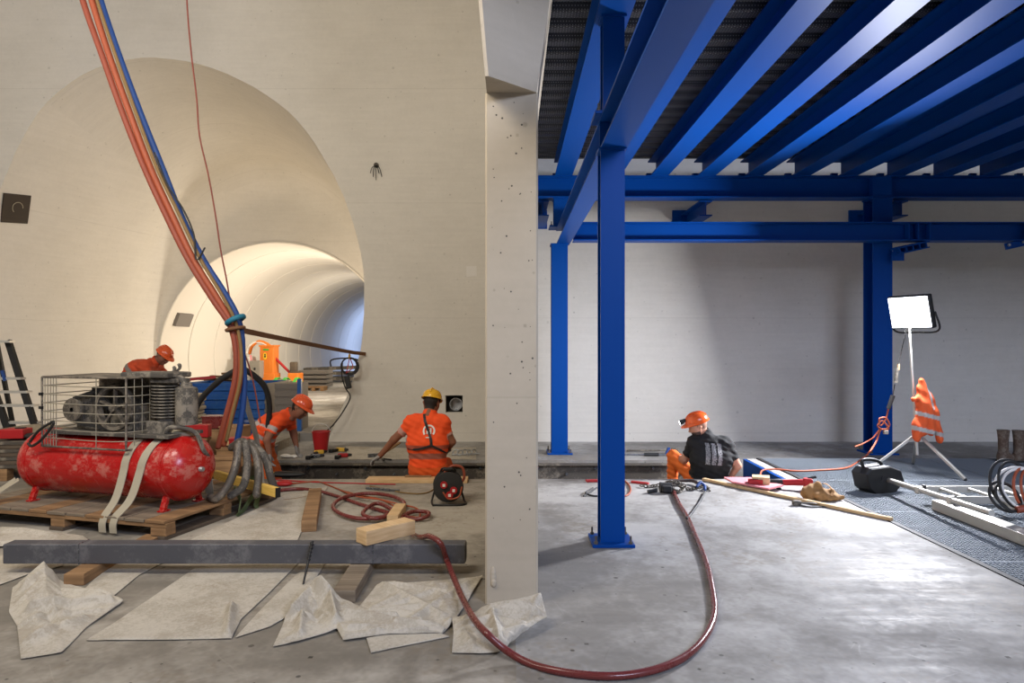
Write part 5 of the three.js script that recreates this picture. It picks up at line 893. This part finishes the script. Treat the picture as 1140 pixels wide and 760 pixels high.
{ // orange machine on the tunnel floor
  const D = 20.5, c = at(298, 425, D).setY(0), t = thing('orange_machine', 'orange machine cabinet with white hoses on the tunnel floor', 'machine', c), q = (x, y, dd = D) => at(x, y, dd).sub(c);
  const u = D / F; S().box(q(300, 0).x, 1.0, 0, 15 * u, .9, .5, { bev: .02 }).box(q(299, 0).x, .45, 0, 20 * u, .4, .55, { bev: .02 }).mesh('cabinet', M.orange, t);
  S().box(q(300, 0).x, 1.47, 0, 16.5 * u, .05, .56).mesh('cabinet_lid', M.orange, t);
  S().box(q(299.5, 0).x, q(0, 389).y, .26, 6 * u, .05, .01).mesh('green_label', M.green, t);
  { const cv = document.createElement('canvas'); cv.width = cv.height = 64; const k = cv.getContext('2d'); k.fillStyle = '#d9771f'; k.fillRect(0, 0, 64, 64); k.fillStyle = '#e8c022'; k.beginPath(); k.ellipse(32, 32, 26, 30, 0, 0, 7); k.fill(); k.fillStyle = '#1a1a18'; k.beginPath(); k.ellipse(32, 30, 14, 20, 0, 0, 7); k.fill(); k.fillStyle = '#e8c022'; k.fillRect(26, 22, 5, 6); k.fillRect(35, 22, 5, 6); k.fillRect(27, 38, 11, 4); const tx = new THREE.CanvasTexture(cv); tx.colorSpace = THREE.SRGBColorSpace; const m = S().add(new THREE.PlaneGeometry(5 * u, 8 * u), new THREE.Matrix4().makeTranslation(q(298.5, 0).x, q(0, 396).y, .262), true).mesh('warning_sticker', mat({ map: tx }), t); }
  const w = thing('control_cabinet', 'pale grey control cabinet beside the orange machine', 'cabinet', at(286, 425, D - .4).setY(0)); S().box(0, .78, 0, .3, .52, .35, { bev: .01 }).mesh('body', M.greyCable, w); S().box(0, .8, .18, .05, .07, .01).mesh('warning_plate', M.black, w); for (const x of [-.1, .1]) S().box(x, .26, 0, .05, .52, .2).mesh('leg', M.zinc, w);
  const wb = thing('white_tank', 'white tank left of the control cabinet', 'tank', at(276, 425, D).setY(0)); S().box(0, .85, 0, .34, .6, .5, { bev: .05, seg: 3 }).mesh('body', M.white, wb); S().box(0, .28, 0, .3, .55, .4).mesh('stand', M.zinc, wb);
  const bb = S().ribbon([at(279, 395, D - .3), at(280, 405, D - .3), at(282, 414, D - .3)], .05, .01, { side: V(1, 0, 0) }).mesh('barrier_tape', M.pink); tag(bb, 'pink barrier tape between the white tank and the cabinet', 'tape');
  [['white hose arching highest over the orange machine', 0, M.white], ['orange hose arching behind the white one', 3, M.orange]].forEach(([l, o, m]) => { const h = S().tube([at(275 + o, 393, D), at(278 + o, 385, D), at(285 + o, 381 - o * .3, D), at(293 + o, 382, D), at(299 + o, 387, D), at(301, 392, D)], .045, { n: 40 }).mesh('machine_hose', m); tag(h, l, 'hose'); });
  const rh = S().tube([at(306, 398, D), at(313, 405, D), at(319, 411, D), at(323, 415, D)], .04).mesh('machine_hose', M.red); tag(rh, 'red hose sloping right from the orange machine', 'hose');
  const ob = thing('orange_container', 'orange container with a small motor on top right of the machine', 'container', at(329, 425, D).setY(0)); S().box(0, .35, 0, 12 * u, .62, .5, { bev: .03 }).mesh('body', M.orange, ob); S().box(0, .02, 0, .4, .04, .4).mesh('base', M.black, ob); S().box(-.05, .84, 0, .2, .3, .22, { bev: .04 }).box(0, .68, 0, .26, .06, .3).mesh('motor', M.woodDark, ob);
  const tg = thing('tarp_bundle', 'pale tarpaulin bundle with green straps in front of the orange machine', 'bundle', at(312, 430, 18.5).setY(0)); S().ball(V(0, .28, 0), .5, 20, V(1.1, .62, .7)).ball(V(-.4, .22, .05), .34, 16, V(1.1, .66, .8)).ball(V(.42, .22, 0), .34, 16, V(1, .66, .8)).mesh('tarp', M.tarp, tg); for (const x of [-.12, .12, .42]) S().ribbon([V(x - .08, .05, .36), V(x, .36, .36), V(x + .05, .62, .05), V(x + .05, .5, -.3)], .09, .012, { side: V(1, 0, 0) }).mesh('green_strap', M.green, tg);
  // pallets and frames farther along
  const pa = thing('grey_pallet_stack', 'grey stack of pallets right of the orange container', 'pallets', at(349, 428, 23.5).setY(0)); for (let k = 0; k < 4; k++) S().box(0, .1 + k * .15, 0, 1.1, .1, .9).mesh('pallet', M.greyBox, pa);
  const pb = thing('small_pallet', 'small brown pallet in front of the grey pallet stack', 'pallet', at(351, 434, 22.3).setY(0)); for (const x of [-.28, 0, .28]) S().box(x, .05, 0, .1, .1, .5).mesh('runner', M.wood, pb); for (const z of [-.2, 0, .2]) S().box(0, .12, z, .7, .03, .12).mesh('board', M.wood, pb);
  const fb = thing('steel_frame_stack', 'dark steel frames stacked at the foot of the tunnel wall', 'frames', at(374, 425, 27).setY(0)); for (let k = 0; k < 3; k++) S().box(0, .15 + k * .2, 0, 2.4, .12, .6, { rz: .02 * k }).mesh('frame', k === 1 ? M.darkSteel : M.grime, fb); S().tube([V(-.2, .6, 0), V(-.2, .85, 0), V(.9, .85, 0), V(.9, .6, 0)], .03).mesh('rail', M.black, fb);
}
{ // things on and above the ledge, left
  const L = (px, py, d, y) => at(px, py, d).setY(y);
  const drill = (l, x, z, turn, body, y = LEDGE + .0) => { const t = thing('cordless_drill', l, 'drill', V(x, y, z), turn); S().box(0, .03, 0, .15, .06, .06, { bev: .015 }).mesh('motor_body', body, t); S().cyl(V(.075, .035, 0), V(.13, .035, 0), .025, .015).mesh('chuck', M.black, t); S().bar(V(-.04, .03, .02), V(-.07, .025, .13), .04, .04, { bev: .008 }).mesh('grip', M.black, t); S().box(-.08, .03, .15, .07, .055, .07, { bev: .01 }).mesh('battery', M.black, t); return t; };
  drill('yellow and black cordless drill lying at the tunnel edge', -3.0, -10.6, .5, M.yellow); drill('second yellow cordless drill just behind the first', -2.72, -10.85, -.3, M.yellow);
  drill('red and black cordless drill on the trench ledge', -2.55, -10.3, .2, M.red); drill('grey drill at the front of the trench ledge, left of the red one', -2.95, -10.25, .1, M.steel);
  const gl = thing('work_glove', 'white work glove lying on the corner of the trench ledge', 'glove', V(-3.4, LEDGE, -10.25)); S().ball(V(0, .03, 0), .07, 12, V(1.2, .4, .8)).mesh('palm', M.white, gl); for (let k = 0; k < 4; k++) S().tube([V(.06, .025, -.04 + k * .026), V(.12, .03, -.05 + k * .034), V(.16, .014, -.05 + k * .036)], .011, { n: 8 }).mesh('finger', M.white, gl);
  const bk = thing('red_bucket', 'red bucket standing beside the gloved hands of the bending worker', 'bucket', V(-3.05, LEDGE, -10.9)); S().lathe([[.0, 0], [.1, 0], [.14, .3], [.147, .3], [.147, .315], [.133, .315], [.095, .012], [0, .012]], V(0, 0, 0), V(0, 1, 0), 24).mesh('shell', M.red, bk); S().torus(V(0, .3, 0), .14, .005, V(.3, .5, 1), 24, Math.PI).mesh('bail', M.zinc, bk);
  const ha = thing('hand_axe', 'wooden-handled tool leaning on the felt at the trench ledge', 'axe', V(-2.05, LEDGE, -10.3)); S().tube([V(0, .03, 0), V(.16, .09, -.1), V(.32, .19, -.2)], .022, { n: 12 }).mesh('handle', M.wood, ha); S().box(-.04, .03, .02, .16, .06, .05, { bev: .006, ry: .5 }).mesh('head', M.steel, ha);
  const pl = thing('pliers', 'open black pliers on the trench ledge beside the axe', 'pliers', V(-1.92, LEDGE + .012, -10.12), .4); S().tube([V(0, 0, 0), V(.05, 0, .08), V(.1, 0, .14)], .011).mesh('handle', M.black, pl); S().tube([V(0, 0, 0), V(-.02, 0, .09), V(-.01, 0, .16)], .011).mesh('handle', M.black, pl); S().box(-.03, 0, -.05, .04, .02, .1, { bev: .004, ry: .3 }).mesh('jaw', M.darkSteel, pl);
  const cl = thing('clamp_pile', 'small pile of steel clamps on the ledge below the wall socket', 'clamps', V(-.72, LEDGE, -10.45)); for (let k = 0; k < 5; k++) S().torus(V(k * .07 - .14, .05, (k % 2) * .05), .045, .011, V(.3 * k, .6, 1), 18, 5).mesh('clamp', M.zinc, cl); S().cyl(V(-.2, .02, .05), V(.22, .03, .0), .012).mesh('rod', M.zinc, cl);
  const tc = thing('traffic_tool_bag', 'dark tool bag lying on the trench edge behind the yellow batten', 'tool bag', fl(318, 531)); S().ball(V(0, .035, 0), .2, 16, V(1.2, .18, .35)).mesh('bag', M.black, tc); S().ball(V(-.16, .045, .02), .05, 10, V(1, .5, .8)).mesh('flap', M.yellow, tc);
  const rb = S().ball(V(0, .03, 0), .1, 14, V(1, .3, .6)).mesh('red_cloth', M.red); rb.position.copy(fl(316, 541)); tag(rb, 'red cloth on the floor beside the pallet end', 'cloth');
}
// fittings on the walls
{
  const ray = new THREE.Raycaster(), mouth = scene.getObjectByName('tunnel_mouth'); scene.updateMatrixWorld(true);
  const p = at(17, 232, 1).sub(V(0, EYE, 0)).normalize(); ray.set(V(0, EYE, 0), p); const h = ray.intersectObject(mouth)[0];
  const n = h.face.normal.clone(); if (n.dot(p) > 0) n.negate();
  const t = thing('wall_plate', 'dark square steel plate on the curved side of the tunnel mouth', 'plate', h.point.clone());
  const m = basis(n, V(.12, 1, .15)); S().box(0, 0, .01, .52, .52, .03, { bev: .004 }).move(m).mesh('plate', mat({ color: 0x3a3128, roughness: .7, metalness: .3 }), t); S().torus(V(.02, .02, .03), .1, .006, V(0, 0, 1), 20, 4).move(m).mesh('chalk_mark', M.strap, t);
  const pq = V(RING_C.x + (RING_R - .02) * Math.cos(2.78), RING_C.y + (RING_R - .02) * Math.sin(2.78), -17.3), g = thing('grey_junction_box', 'grey rectangular box fixed to the tunnel lining at its left', 'box', pq); const nn = V(RING_C.x - pq.x, RING_C.y - pq.y, 0).normalize();
  S().box(0, 0, .02, .75, .34, .09, { bev: .01 }).move(new THREE.Matrix4().makeBasis(V(0, 0, 1), V(0, 0, 0).crossVectors(nn, V(0, 0, 1)), nn)).mesh('case', M.greyBox, g);
  const w = S().box(0, 0, .006, .18, .18, .012, { rz: .02 }).mesh('white_card', M.white); w.position.copy(at(525, 302, WALL_D)); tag(w, 'small white card fixed to the wall left of the partition', 'card');
  const k = thing('wall_wires', 'bunch of dark wires poking from a hole high in the pale wall', 'wires', at(419, 184, WALL_D)); S().cyl(V(0, 0, -.0), V(0, 0, .02), .045, .045, 12).mesh('hole_collar', M.joint, k); for (let i = 0; i < 5; i++) S().tube([V(0, 0, .01), V(-.06 + i * .03, -.05, .06), V(-.1 + i * .05, -.14 - (i % 3) * .06, .03)], .006, { n: 10, seg: 5 }).mesh('wire', M.black, k);
}

// ---------------------------------------------------------------- right bay: tools at the trench edge
function chainOf(t, pts, m, r = .02) { const c = new THREE.CatmullRomCurve3(pts, false, 'centripetal'), n = Math.round(c.getLength() / (r * 2.1)), g = new THREE.TorusGeometry(r, r * .32, 6, 12); g.scale(1.35, 1, 1); for (let i = 0; i < n; i++) { const p = c.getPointAt((i + .5) / n), d = c.getTangentAt((i + .5) / n), q = new THREE.Quaternion().setFromUnitVectors(V(1, 0, 0), d).multiply(new THREE.Quaternion().setFromAxisAngle(V(1, 0, 0), i % 2 ? .5 : 1.9)); const k = new THREE.Mesh(g, m); k.name = 'link'; k.position.copy(p); k.quaternion.copy(q); k.castShadow = k.receiveShadow = true; t.add(k); } }
{
  const c = fl(752, 545), t = thing('chain', 'heap of dark steel chain on the floor at the trench edge', 'chain', c), q = P => P.map(([x, y, h = .022]) => fl(x, y, h).sub(c));
  chainOf(t, q([[713, 540], [722, 541], [732, 540], [742, 539, .05], [752, 537, .08], [760, 541, .05], [755, 547], [744, 546], [738, 541, .06], [748, 536, .1], [758, 538, .09], [766, 544], [774, 543], [784, 541], [790, 545]]), M.darkSteel);
  const h = thing('chain_hoist', 'dark hand hoist body in the chain heap', 'hoist', fl(741, 548)); S().cyl(V(-.06, .055, 0), V(.06, .055, 0), .055, .05, 16).box(0, .05, .05, .1, .07, .08, { bev: .015 }).mesh('body', M.rubber, h); S().torus(V(.12, .05, .02), .05, .014, V(0, 1, .4), 20, 4.6).mesh('hook', M.darkSteel, h); S().cyl(V(-.1, .03, .03), V(-.2, .02, .06), .02).mesh('lever', M.black, h);
  let o = S().tube([fl(776, 541, .05), fl(780, 537, .08), fl(784, 540, .05), fl(785, 545, .02)], .016).mesh('blue_lead', M.blueHose); tag(o, 'short blue lead curling over the chain heap', 'lead');
  o = S().tube([fl(785, 547, .02), fl(780, 556, .012), fl(772, 568, .012), fl(765, 577, .03)], .011).mesh('black_lead', M.black); tag(o, 'black lead joining the red hose below the chain heap', 'lead');
  o = S().tube([fl(742, 537, .03), fl(755, 535, .04), fl(770, 535, .04), fl(779, 539, .03)], .019).mesh('hose_end', M.hoseDark); tag(o, 'dark hose end lying behind the chain heap', 'hose');
  o = S().bar(fl(703, 536, .012), fl(722, 538, .012), .04, .02).mesh('red_rod', M.red); tag(o, 'red rod pointing left from the chain heap', 'rod');
  o = S().tube([fl(694, 534, .01), fl(699, 538, .01), fl(702, 545, .01), fl(698, 551, .01), fl(690, 553, .01)], .01).mesh('short_cable', M.orangeCable); tag(o, 'short orange cable curving behind the front blue post', 'cable');
  o = S().tube([fl(650, 552, .008), fl(658, 547, .03), fl(668, 542, .05), fl(676, 546, .02), fl(664, 552, .008), fl(652, 549, .02), fl(660, 543, .04)], .009, { n: 60 }).mesh('black_wires', M.black); tag(o, 'loose black wires on the floor left of the front blue post', 'wires');
  o = S().box(0, .012, 0, .22, .024, .07, { bev: .004, ry: .1 }).mesh('red_pad', M.red); o.position.copy(fl(663, 536)); tag(o, 'flat red bar on the floor left of the front blue post', 'bar');
  // wrenches on the ledge
  [['upper long wrench on the far ledge left of the black-shirted worker', 728, 502.5, M.darkSteel, .75], ['lower impact tool with black grip on the far ledge', 726, 507.5, M.steel, .9]].forEach(([l, px, py, m, L], i) => { const p = at(px, py, (EYE - LEDGE) * F / (py - 380)), w = thing('long_wrench', l, 'wrench', p.setY(LEDGE), 0.05 - i * .06); S().cyl(V(-L / 2, .02, 0), V(L / 2, .02, 0), .011).mesh('shaft', m, w); S().torus(V(-L / 2 - .02, .02, 0), .03, .011, V(0, 1, 0), 16, 4.6).mesh('jaw', m, w); S().box(L / 2 - .04, .03, 0, .12, .05, .05, { bev: .01 }).mesh('head', M.darkSteel, w); if (i) S().cyl(V(-.12, .024, 0), V(.1, .024, 0), .026).mesh('grip', M.black, w); });
  const bl = thing('blue_clip', 'small bright blue clip beside the wrenches on the ledge', 'clip', at(743, 505, 10.6).setY(LEDGE)); S().extrude([[-.04, 0], [.05, 0], [.03, .1], [.0, .1]], .04, null, .004).mesh('clip_body', M.blueHose, bl);
}
{
  const bt = timber('long wooden batten lying from the trench edge out onto the grating', fl(783, 535), fl(993, 580), .05, .03, M.woodPale, .004);
  const pb = thing('pink_board', 'pink-painted board lying on the batten beside the trench', 'board', fl(843, 545)); { const P = [[806, 537], [835, 537], [872, 546], [856, 550], [815, 542]].map(([x, y]) => fl(x, y).sub(pb.position)); S().extrude(P.map(p => [p.x, -p.z]), .018, new THREE.Matrix4().makeRotationX(-Math.PI / 2).setPosition(0, .045, 0)).mesh('panel', M.pink, pb); for (const p of [P[1], P[4]]) S().box(p.x * .7, .0225, p.z * .7, .08, .045, .08).mesh('packing', M.wood, pb); }
  const wb = thing('wood_block', 'pale wooden block standing beside the pink board', 'block', fl(847, 544), -.35); S().box(0, .07, 0, .18, .14, .15, { bev: .004 }).mesh('block', M.woodPale, wb);
  const rb = thing('small_red_case', 'small red case in front of the pale wooden block', 'case', fl(841, 545).setY(.064), -.25); S().box(0, .025, 0, .15, .05, .06, { bev: .006 }).mesh('case_body', M.red, rb); S().box(0, .052, 0, .05, .008, .02).mesh('latch', M.black, rb);
  const g = thing('angle_grinder', 'red and black power tool standing on the grating edge', 'grinder', fl(886, 545), -.35); S().cyl(V(-.13, .07, 0), V(.08, .085, 0), .032, .036, 16).mesh('motor_body', M.red, g); S().cyl(V(-.26, .06, 0), V(-.13, .07, 0), .04, .032, 16).mesh('rear_grip', M.black, g); S().box(.12, .08, 0, .1, .11, .09, { bev: .02 }).mesh('gear_head', M.red, g); S().cyl(V(.17, .06, 0), V(.2, .04, 0), .055, .055, 20).mesh('disc_guard', M.steel, g); S().cyl(V(.12, .13, 0), V(.2, .15, -.02), .015).mesh('side_handle', M.black, g); S().bar(V(-.2, .03, .02), V(-.16, .004, .06), .03, .03).bar(V(.1, .03, 0), V(.1, .003, .02), .04, .03).mesh('battery_foot', M.black, g);
  // leather bag
  const lb = thing('leather_bag', 'crumpled tan leather tool bag on the grating edge', 'bag', fl(914, 556)); { const f0 = field([bone(V(-.13, .06, 0), V(.12, .05, -.02), .07, .05, '', .04), bone(V(-.12, .1, -.03), V(-.02, .13, -.03), .04, .045, '', .04), bone(V(.08, .03, .02), V(.2, .025, .04), .045, .025, '', .04), bone(V(-.05, .04, .05), V(.1, .03, .06), .045, .04, '', .03)]); const gg = surfaceNets(p => Math.max(f0(p) + .012 * Math.sin(p.x * 46 + p.z * 30) * Math.sin(p.y * 50 + p.x * 20), -(p.y - .003)), V(-.26, -.02, -.16), V(.28, .22, .16), .011); S().add(gg).mesh('leather', M.leather, lb); S().ribbon([V(.0, .14, -.06), V(.05, .16, .0), V(.1, .1, .04), V(.06, .06, .09)], .03, .005).mesh('strap', M.leather, lb); }
  const bs = thing('tool_belt_straps', 'black belt straps lying in front of the leather bag', 'straps', fl(905, 563)); S().ribbon([V(-.14, .02, -.04), V(-.02, .03, 0), V(.1, .012, .0), V(.22, .008, -.01)], .03, .006).mesh('strap', M.black, bs); S().ribbon([V(-.14, .015, 0), V(-.06, .01, .06), V(.06, .008, .06), V(.2, .008, .07)], .03, .006).mesh('strap', M.black, bs); S().box(-.15, .025, -.02, .08, .05, .06, { bev: .01 }).mesh('buckle', M.darkSteel, bs);
  // black case with handle
  const bc = thing('black_tool_bag', 'black angular tool bag standing on the grating before the tripod', 'bag', fl(978, 546), .3); { const pts = [[-.21, .05], [-.14, .0], [.12, .0], [.23, .1], [.19, .21], [.05, .26], [-.2, .25], [-.25, .2]]; S().extrude(pts, .2, new THREE.Matrix4().makeTranslation(0, .004, -.1), .012).mesh('shell', M.black, bc); S().tube([V(-.2, .25, 0), V(-.22, .33, 0), V(-.1, .34, 0), V(.02, .3, 0), V(.05, .26, 0)], .018).mesh('handle', M.black, bc); S().box(.0, .15, .114, .14, .05, .005, { rz: -.15 }).mesh('badge', M.rubber, bc); }
}
{ // beige beam, ladder and pole on the grating
  const b = thing('beige_beam', 'beige box beam lying on the grating at the right edge', 'beam', V(4.07, 0, -5.5)); S().box(0, .048, 0, .15, .094, 2.0, { bev: .006 }).mesh('section', M.alu, b);
  const l = thing('aluminium_ladder', 'aluminium ladder lying on the grating across the beige beam', 'ladder', V(5.4, .098, -6.55)); for (const z of [-.23, .23]) S().box(0, .035, z, 2.6, .07, .026, { bev: .005 }).mesh('stile', M.alu, l); for (let k = 0; k < 9; k++) S().cyl(V(-1.15 + k * .28, .04, -.22), V(-1.15 + k * .28, .04, .22), .017).mesh('rung', M.alu, l); for (const z of [-.23, .23]) S().box(-1.31, .035, z, .03, .09, .045, { bev: .008 }).mesh('foot_cap', M.black, l);
  const sup = thing('timber', 'timber packing under the right part of the aluminium ladder', 'timber', V(5.9, 0, -6.55)); S().box(0, .05, 0, .12, .096, .8, { bev: .004 }).mesh('wood', M.wood, sup);
  const p = thing('scaffold_pole', 'pale pole lying over the end of the aluminium ladder', 'pole', V(0, 0, 0)); S().cyl(fl(985, 533, .13), fl(1104, 571, .2), .026, .026, 14).mesh('tube', M.alu, p); for (const t of [.38, .68]) { const q = fl(985, 533, .13).lerp(fl(1104, 571, .2), t); S().box(q.x, q.y, q.z, .07, .07, .05, { bev: .01, ry: .4 }).mesh('coupler', M.alu, p); } S().cyl(fl(985, 533, .005), fl(985, 533, .13), .02).mesh('prop', M.alu, p);
  const cc = fl(1126, 565, .18);
  [['black cable loop hanging highest over the ladder', M.rubber, .21, [.0, .12, 0], [.2, .3, 1]], ['white cable loop on the ladder', M.white, .19, [.05, .06, .05], [-.3, .5, 1]], ['orange cable loop on the ladder', M.orangeCable, .17, [.12, .14, 0], [.5, .2, 1]], ['small black cable loop at the front of the ladder', M.rubber, .13, [-.1, .04, .06], [.1, .6, 1]]].forEach(([lab, m, R, o, ax]) => { const t = thing('cable_loop', lab, 'cable', V(cc.x + o[0], .165, cc.z + o[2]), 0, 'cable tangle on the ladder'); const a = V(...ax).normalize(); const e = Math.sqrt(1 - a.y * a.y) * R; S().torus(V(0, e + .012, 0), R, .012, a, 40).mesh('loop', m, t); S().torus(V(.015, e + .012, .02), R * .93, .011, V(ax[0] + .2, ax[1], ax[2]).normalize(), 36).mesh('second_loop', m, t); });
  const pg = thing('cable_plug', 'orange cable plug lying on the ladder beside the cable loops', 'plug', V(cc.x - .02, .168, cc.z + .14)); S().cyl(V(-.04, .03, 0), V(.06, .05, .02), .03, .034).mesh('plug_body', M.orangeHose, pg);
  const dk = thing('black_charger', 'black ribbed box among the cables at the right edge', 'charger', V(cc.x + .2, .168, cc.z + .06)); S().box(0, .09, 0, .18, .18, .16, { bev: .02 }).mesh('case', M.black, dk); for (let k = 0; k < 5; k++) S().box(-.06 + k * .03, .09, .083, .012, .15, .01).mesh('rib', M.rubber, dk);
}
{ // boots
  [['leftmost of the rubber boots behind the ladder', 1117, 9.1, .25], ['middle rubber boot behind the ladder', 1134, 9.05, .35], ['rightmost rubber boot, cut by the picture edge', 1151, 9.0, .2]].forEach(([l, px, d, tn]) => {
    const t = thing('rubber_boot', l, 'boot', at(px, 510, d).setY(.002), tn + .75, 'rubber boots by the wall');
    S().lathe([[.066, 0], [.06, .06], [.062, .2], [.073, .31], [.078, .315], [.075, .32], [.069, .315], [.058, .2], [.054, .06]], V(0, .1, 0), V(0, 1, 0), 24).mesh('shaft', M.boot, t);
    const f = field([bone(V(0, .06, -.02), V(0, .12, 0), .058, .062, '', .03), bone(V(0, .06, 0), V(.05, .05, .15), .056, .046, '', .04), bone(V(.05, .045, .15), V(.06, .045, .17), .046, .04, '', .03)]); S().add(surfaceNets(p => Math.max(f(p), -(p.y - .018)), V(-.1, -.0, -.12), V(.14, .22, .26), .009)).mesh('foot', M.boot, t);
    S().extrude([[-.058, .07], [-.05, -.0], [.0, -.1], [.055, -.17], [.1, -.19], [.11, -.14], [.06, -.02], [.058, .06], [0, .085]], .02, new THREE.Matrix4().makeRotationX(-Math.PI / 2)).mesh('sole', M.rubber, t);
  });
}
{ // orange jacket on the tripod, cable to the lamp
  const c = V(5.03, .55, -8.36), t = thing('hi_vis_jacket', 'orange hi-vis jacket hanging on the lamp tripod', 'jacket', c);
  const B = [bone(V(-.03, .56, 0), V(.0, .3, .02), .035, .075, '', .05), bone(V(.02, .5, .0), V(.1, .18, .02), .04, .07, '', .05), bone(V(.0, .3, .02), V(-.06, -.02, .03), .075, .075, '', .05), bone(V(.1, .18, .02), V(.2, -.14, .03), .07, .045, '', .05), bone(V(-.06, -.02, .03), V(-.09, -.12, .03), .07, .05, '', .05), bone(V(.02, .2, .03), V(.06, -.02, .04), .08, .07, '', .05), bone(V(-.05, .38, .02), V(-.13, .34, .04), .03, .028, '', .03)];
  const f = field(B), g = surfaceNets(p => f(p) + .009 * Math.sin(p.x * 70 + p.y * 9) + .005 * Math.sin(p.y * 40 + p.x * 30), V(-.26, -.26, -.14), V(.34, .66, .18), .011), P = g.attributes.position, C = new Float32Array(P.count * 3), O1 = vcol(0xe8602c), O2 = vcol(0xb9b6b0);
  for (let i = 0; i < P.count; i++) { const x = P.getX(i), y = P.getY(i), s = y + x * .25; C.set((s > .13 && s < .18) || (s > -.06 && s < -.01) || (Math.abs(x - .045 - (.5 - y) * .12) < .018 && y > .22) ? O2 : O1, i * 3); }
  g.setAttribute('color', new THREE.BufferAttribute(C, 3)); const q = g.toNonIndexed(); planarUV(q); const m = new THREE.Mesh(q, clothMat); m.name = 'cloth'; m.castShadow = m.receiveShadow = true; t.add(m);
  const k = thing('lamp_cable', 'orange cable with grey plugs hanging from the work light to the floor', 'cable', V(0, 0, 0)), a = (x, y, d = 8.6) => at(x, y, d);
  S().tube([V(4.93, 1.78, -8.52), a(1003, 392), a(999, 410)], .007).tube([a(996, 428), a(994, 440)], .007).mesh('grey_lead', M.rubber, k);
  S().cyl(a(999, 409), a(997, 426), .018, .024).mesh('plug', M.grime, k); S().cyl(a(994, 440), a(989, 455), .028, .024).mesh('socket', M.rubber, k); S().cyl(a(1000, 412), a(1000.5, 405), .017).mesh('plug_tip', M.woodPale, k);
  S().tube([a(989, 455), a(986, 466), a(980, 474), a(979, 466), a(986, 465), a(990, 474), a(983, 478), a(977, 474), a(982, 468), a(989, 478), a(981, 478), a(976, 490), a(968, 503, 8.4), fl(955, 514, .012), fl(940, 521, .012), fl(915, 523, .012), fl(885, 524, .012), fl(862, 522, .02), fl(850, 523, .02), fl(846, 530, .012)], .011, { n: 200 }).mesh('cable', M.orangeCable, k);
  S().tube([a(979, 478), a(972, 487), a(962, 493), fl(952, 497, .3)], .009).mesh('loose_end', M.orangeCable, k); S().box(...a(986, 481).toArray(), .06, .05, .04, { bev: .01 }).mesh('plug', M.greyCable, k);
}

renderer.render(scene, camera);
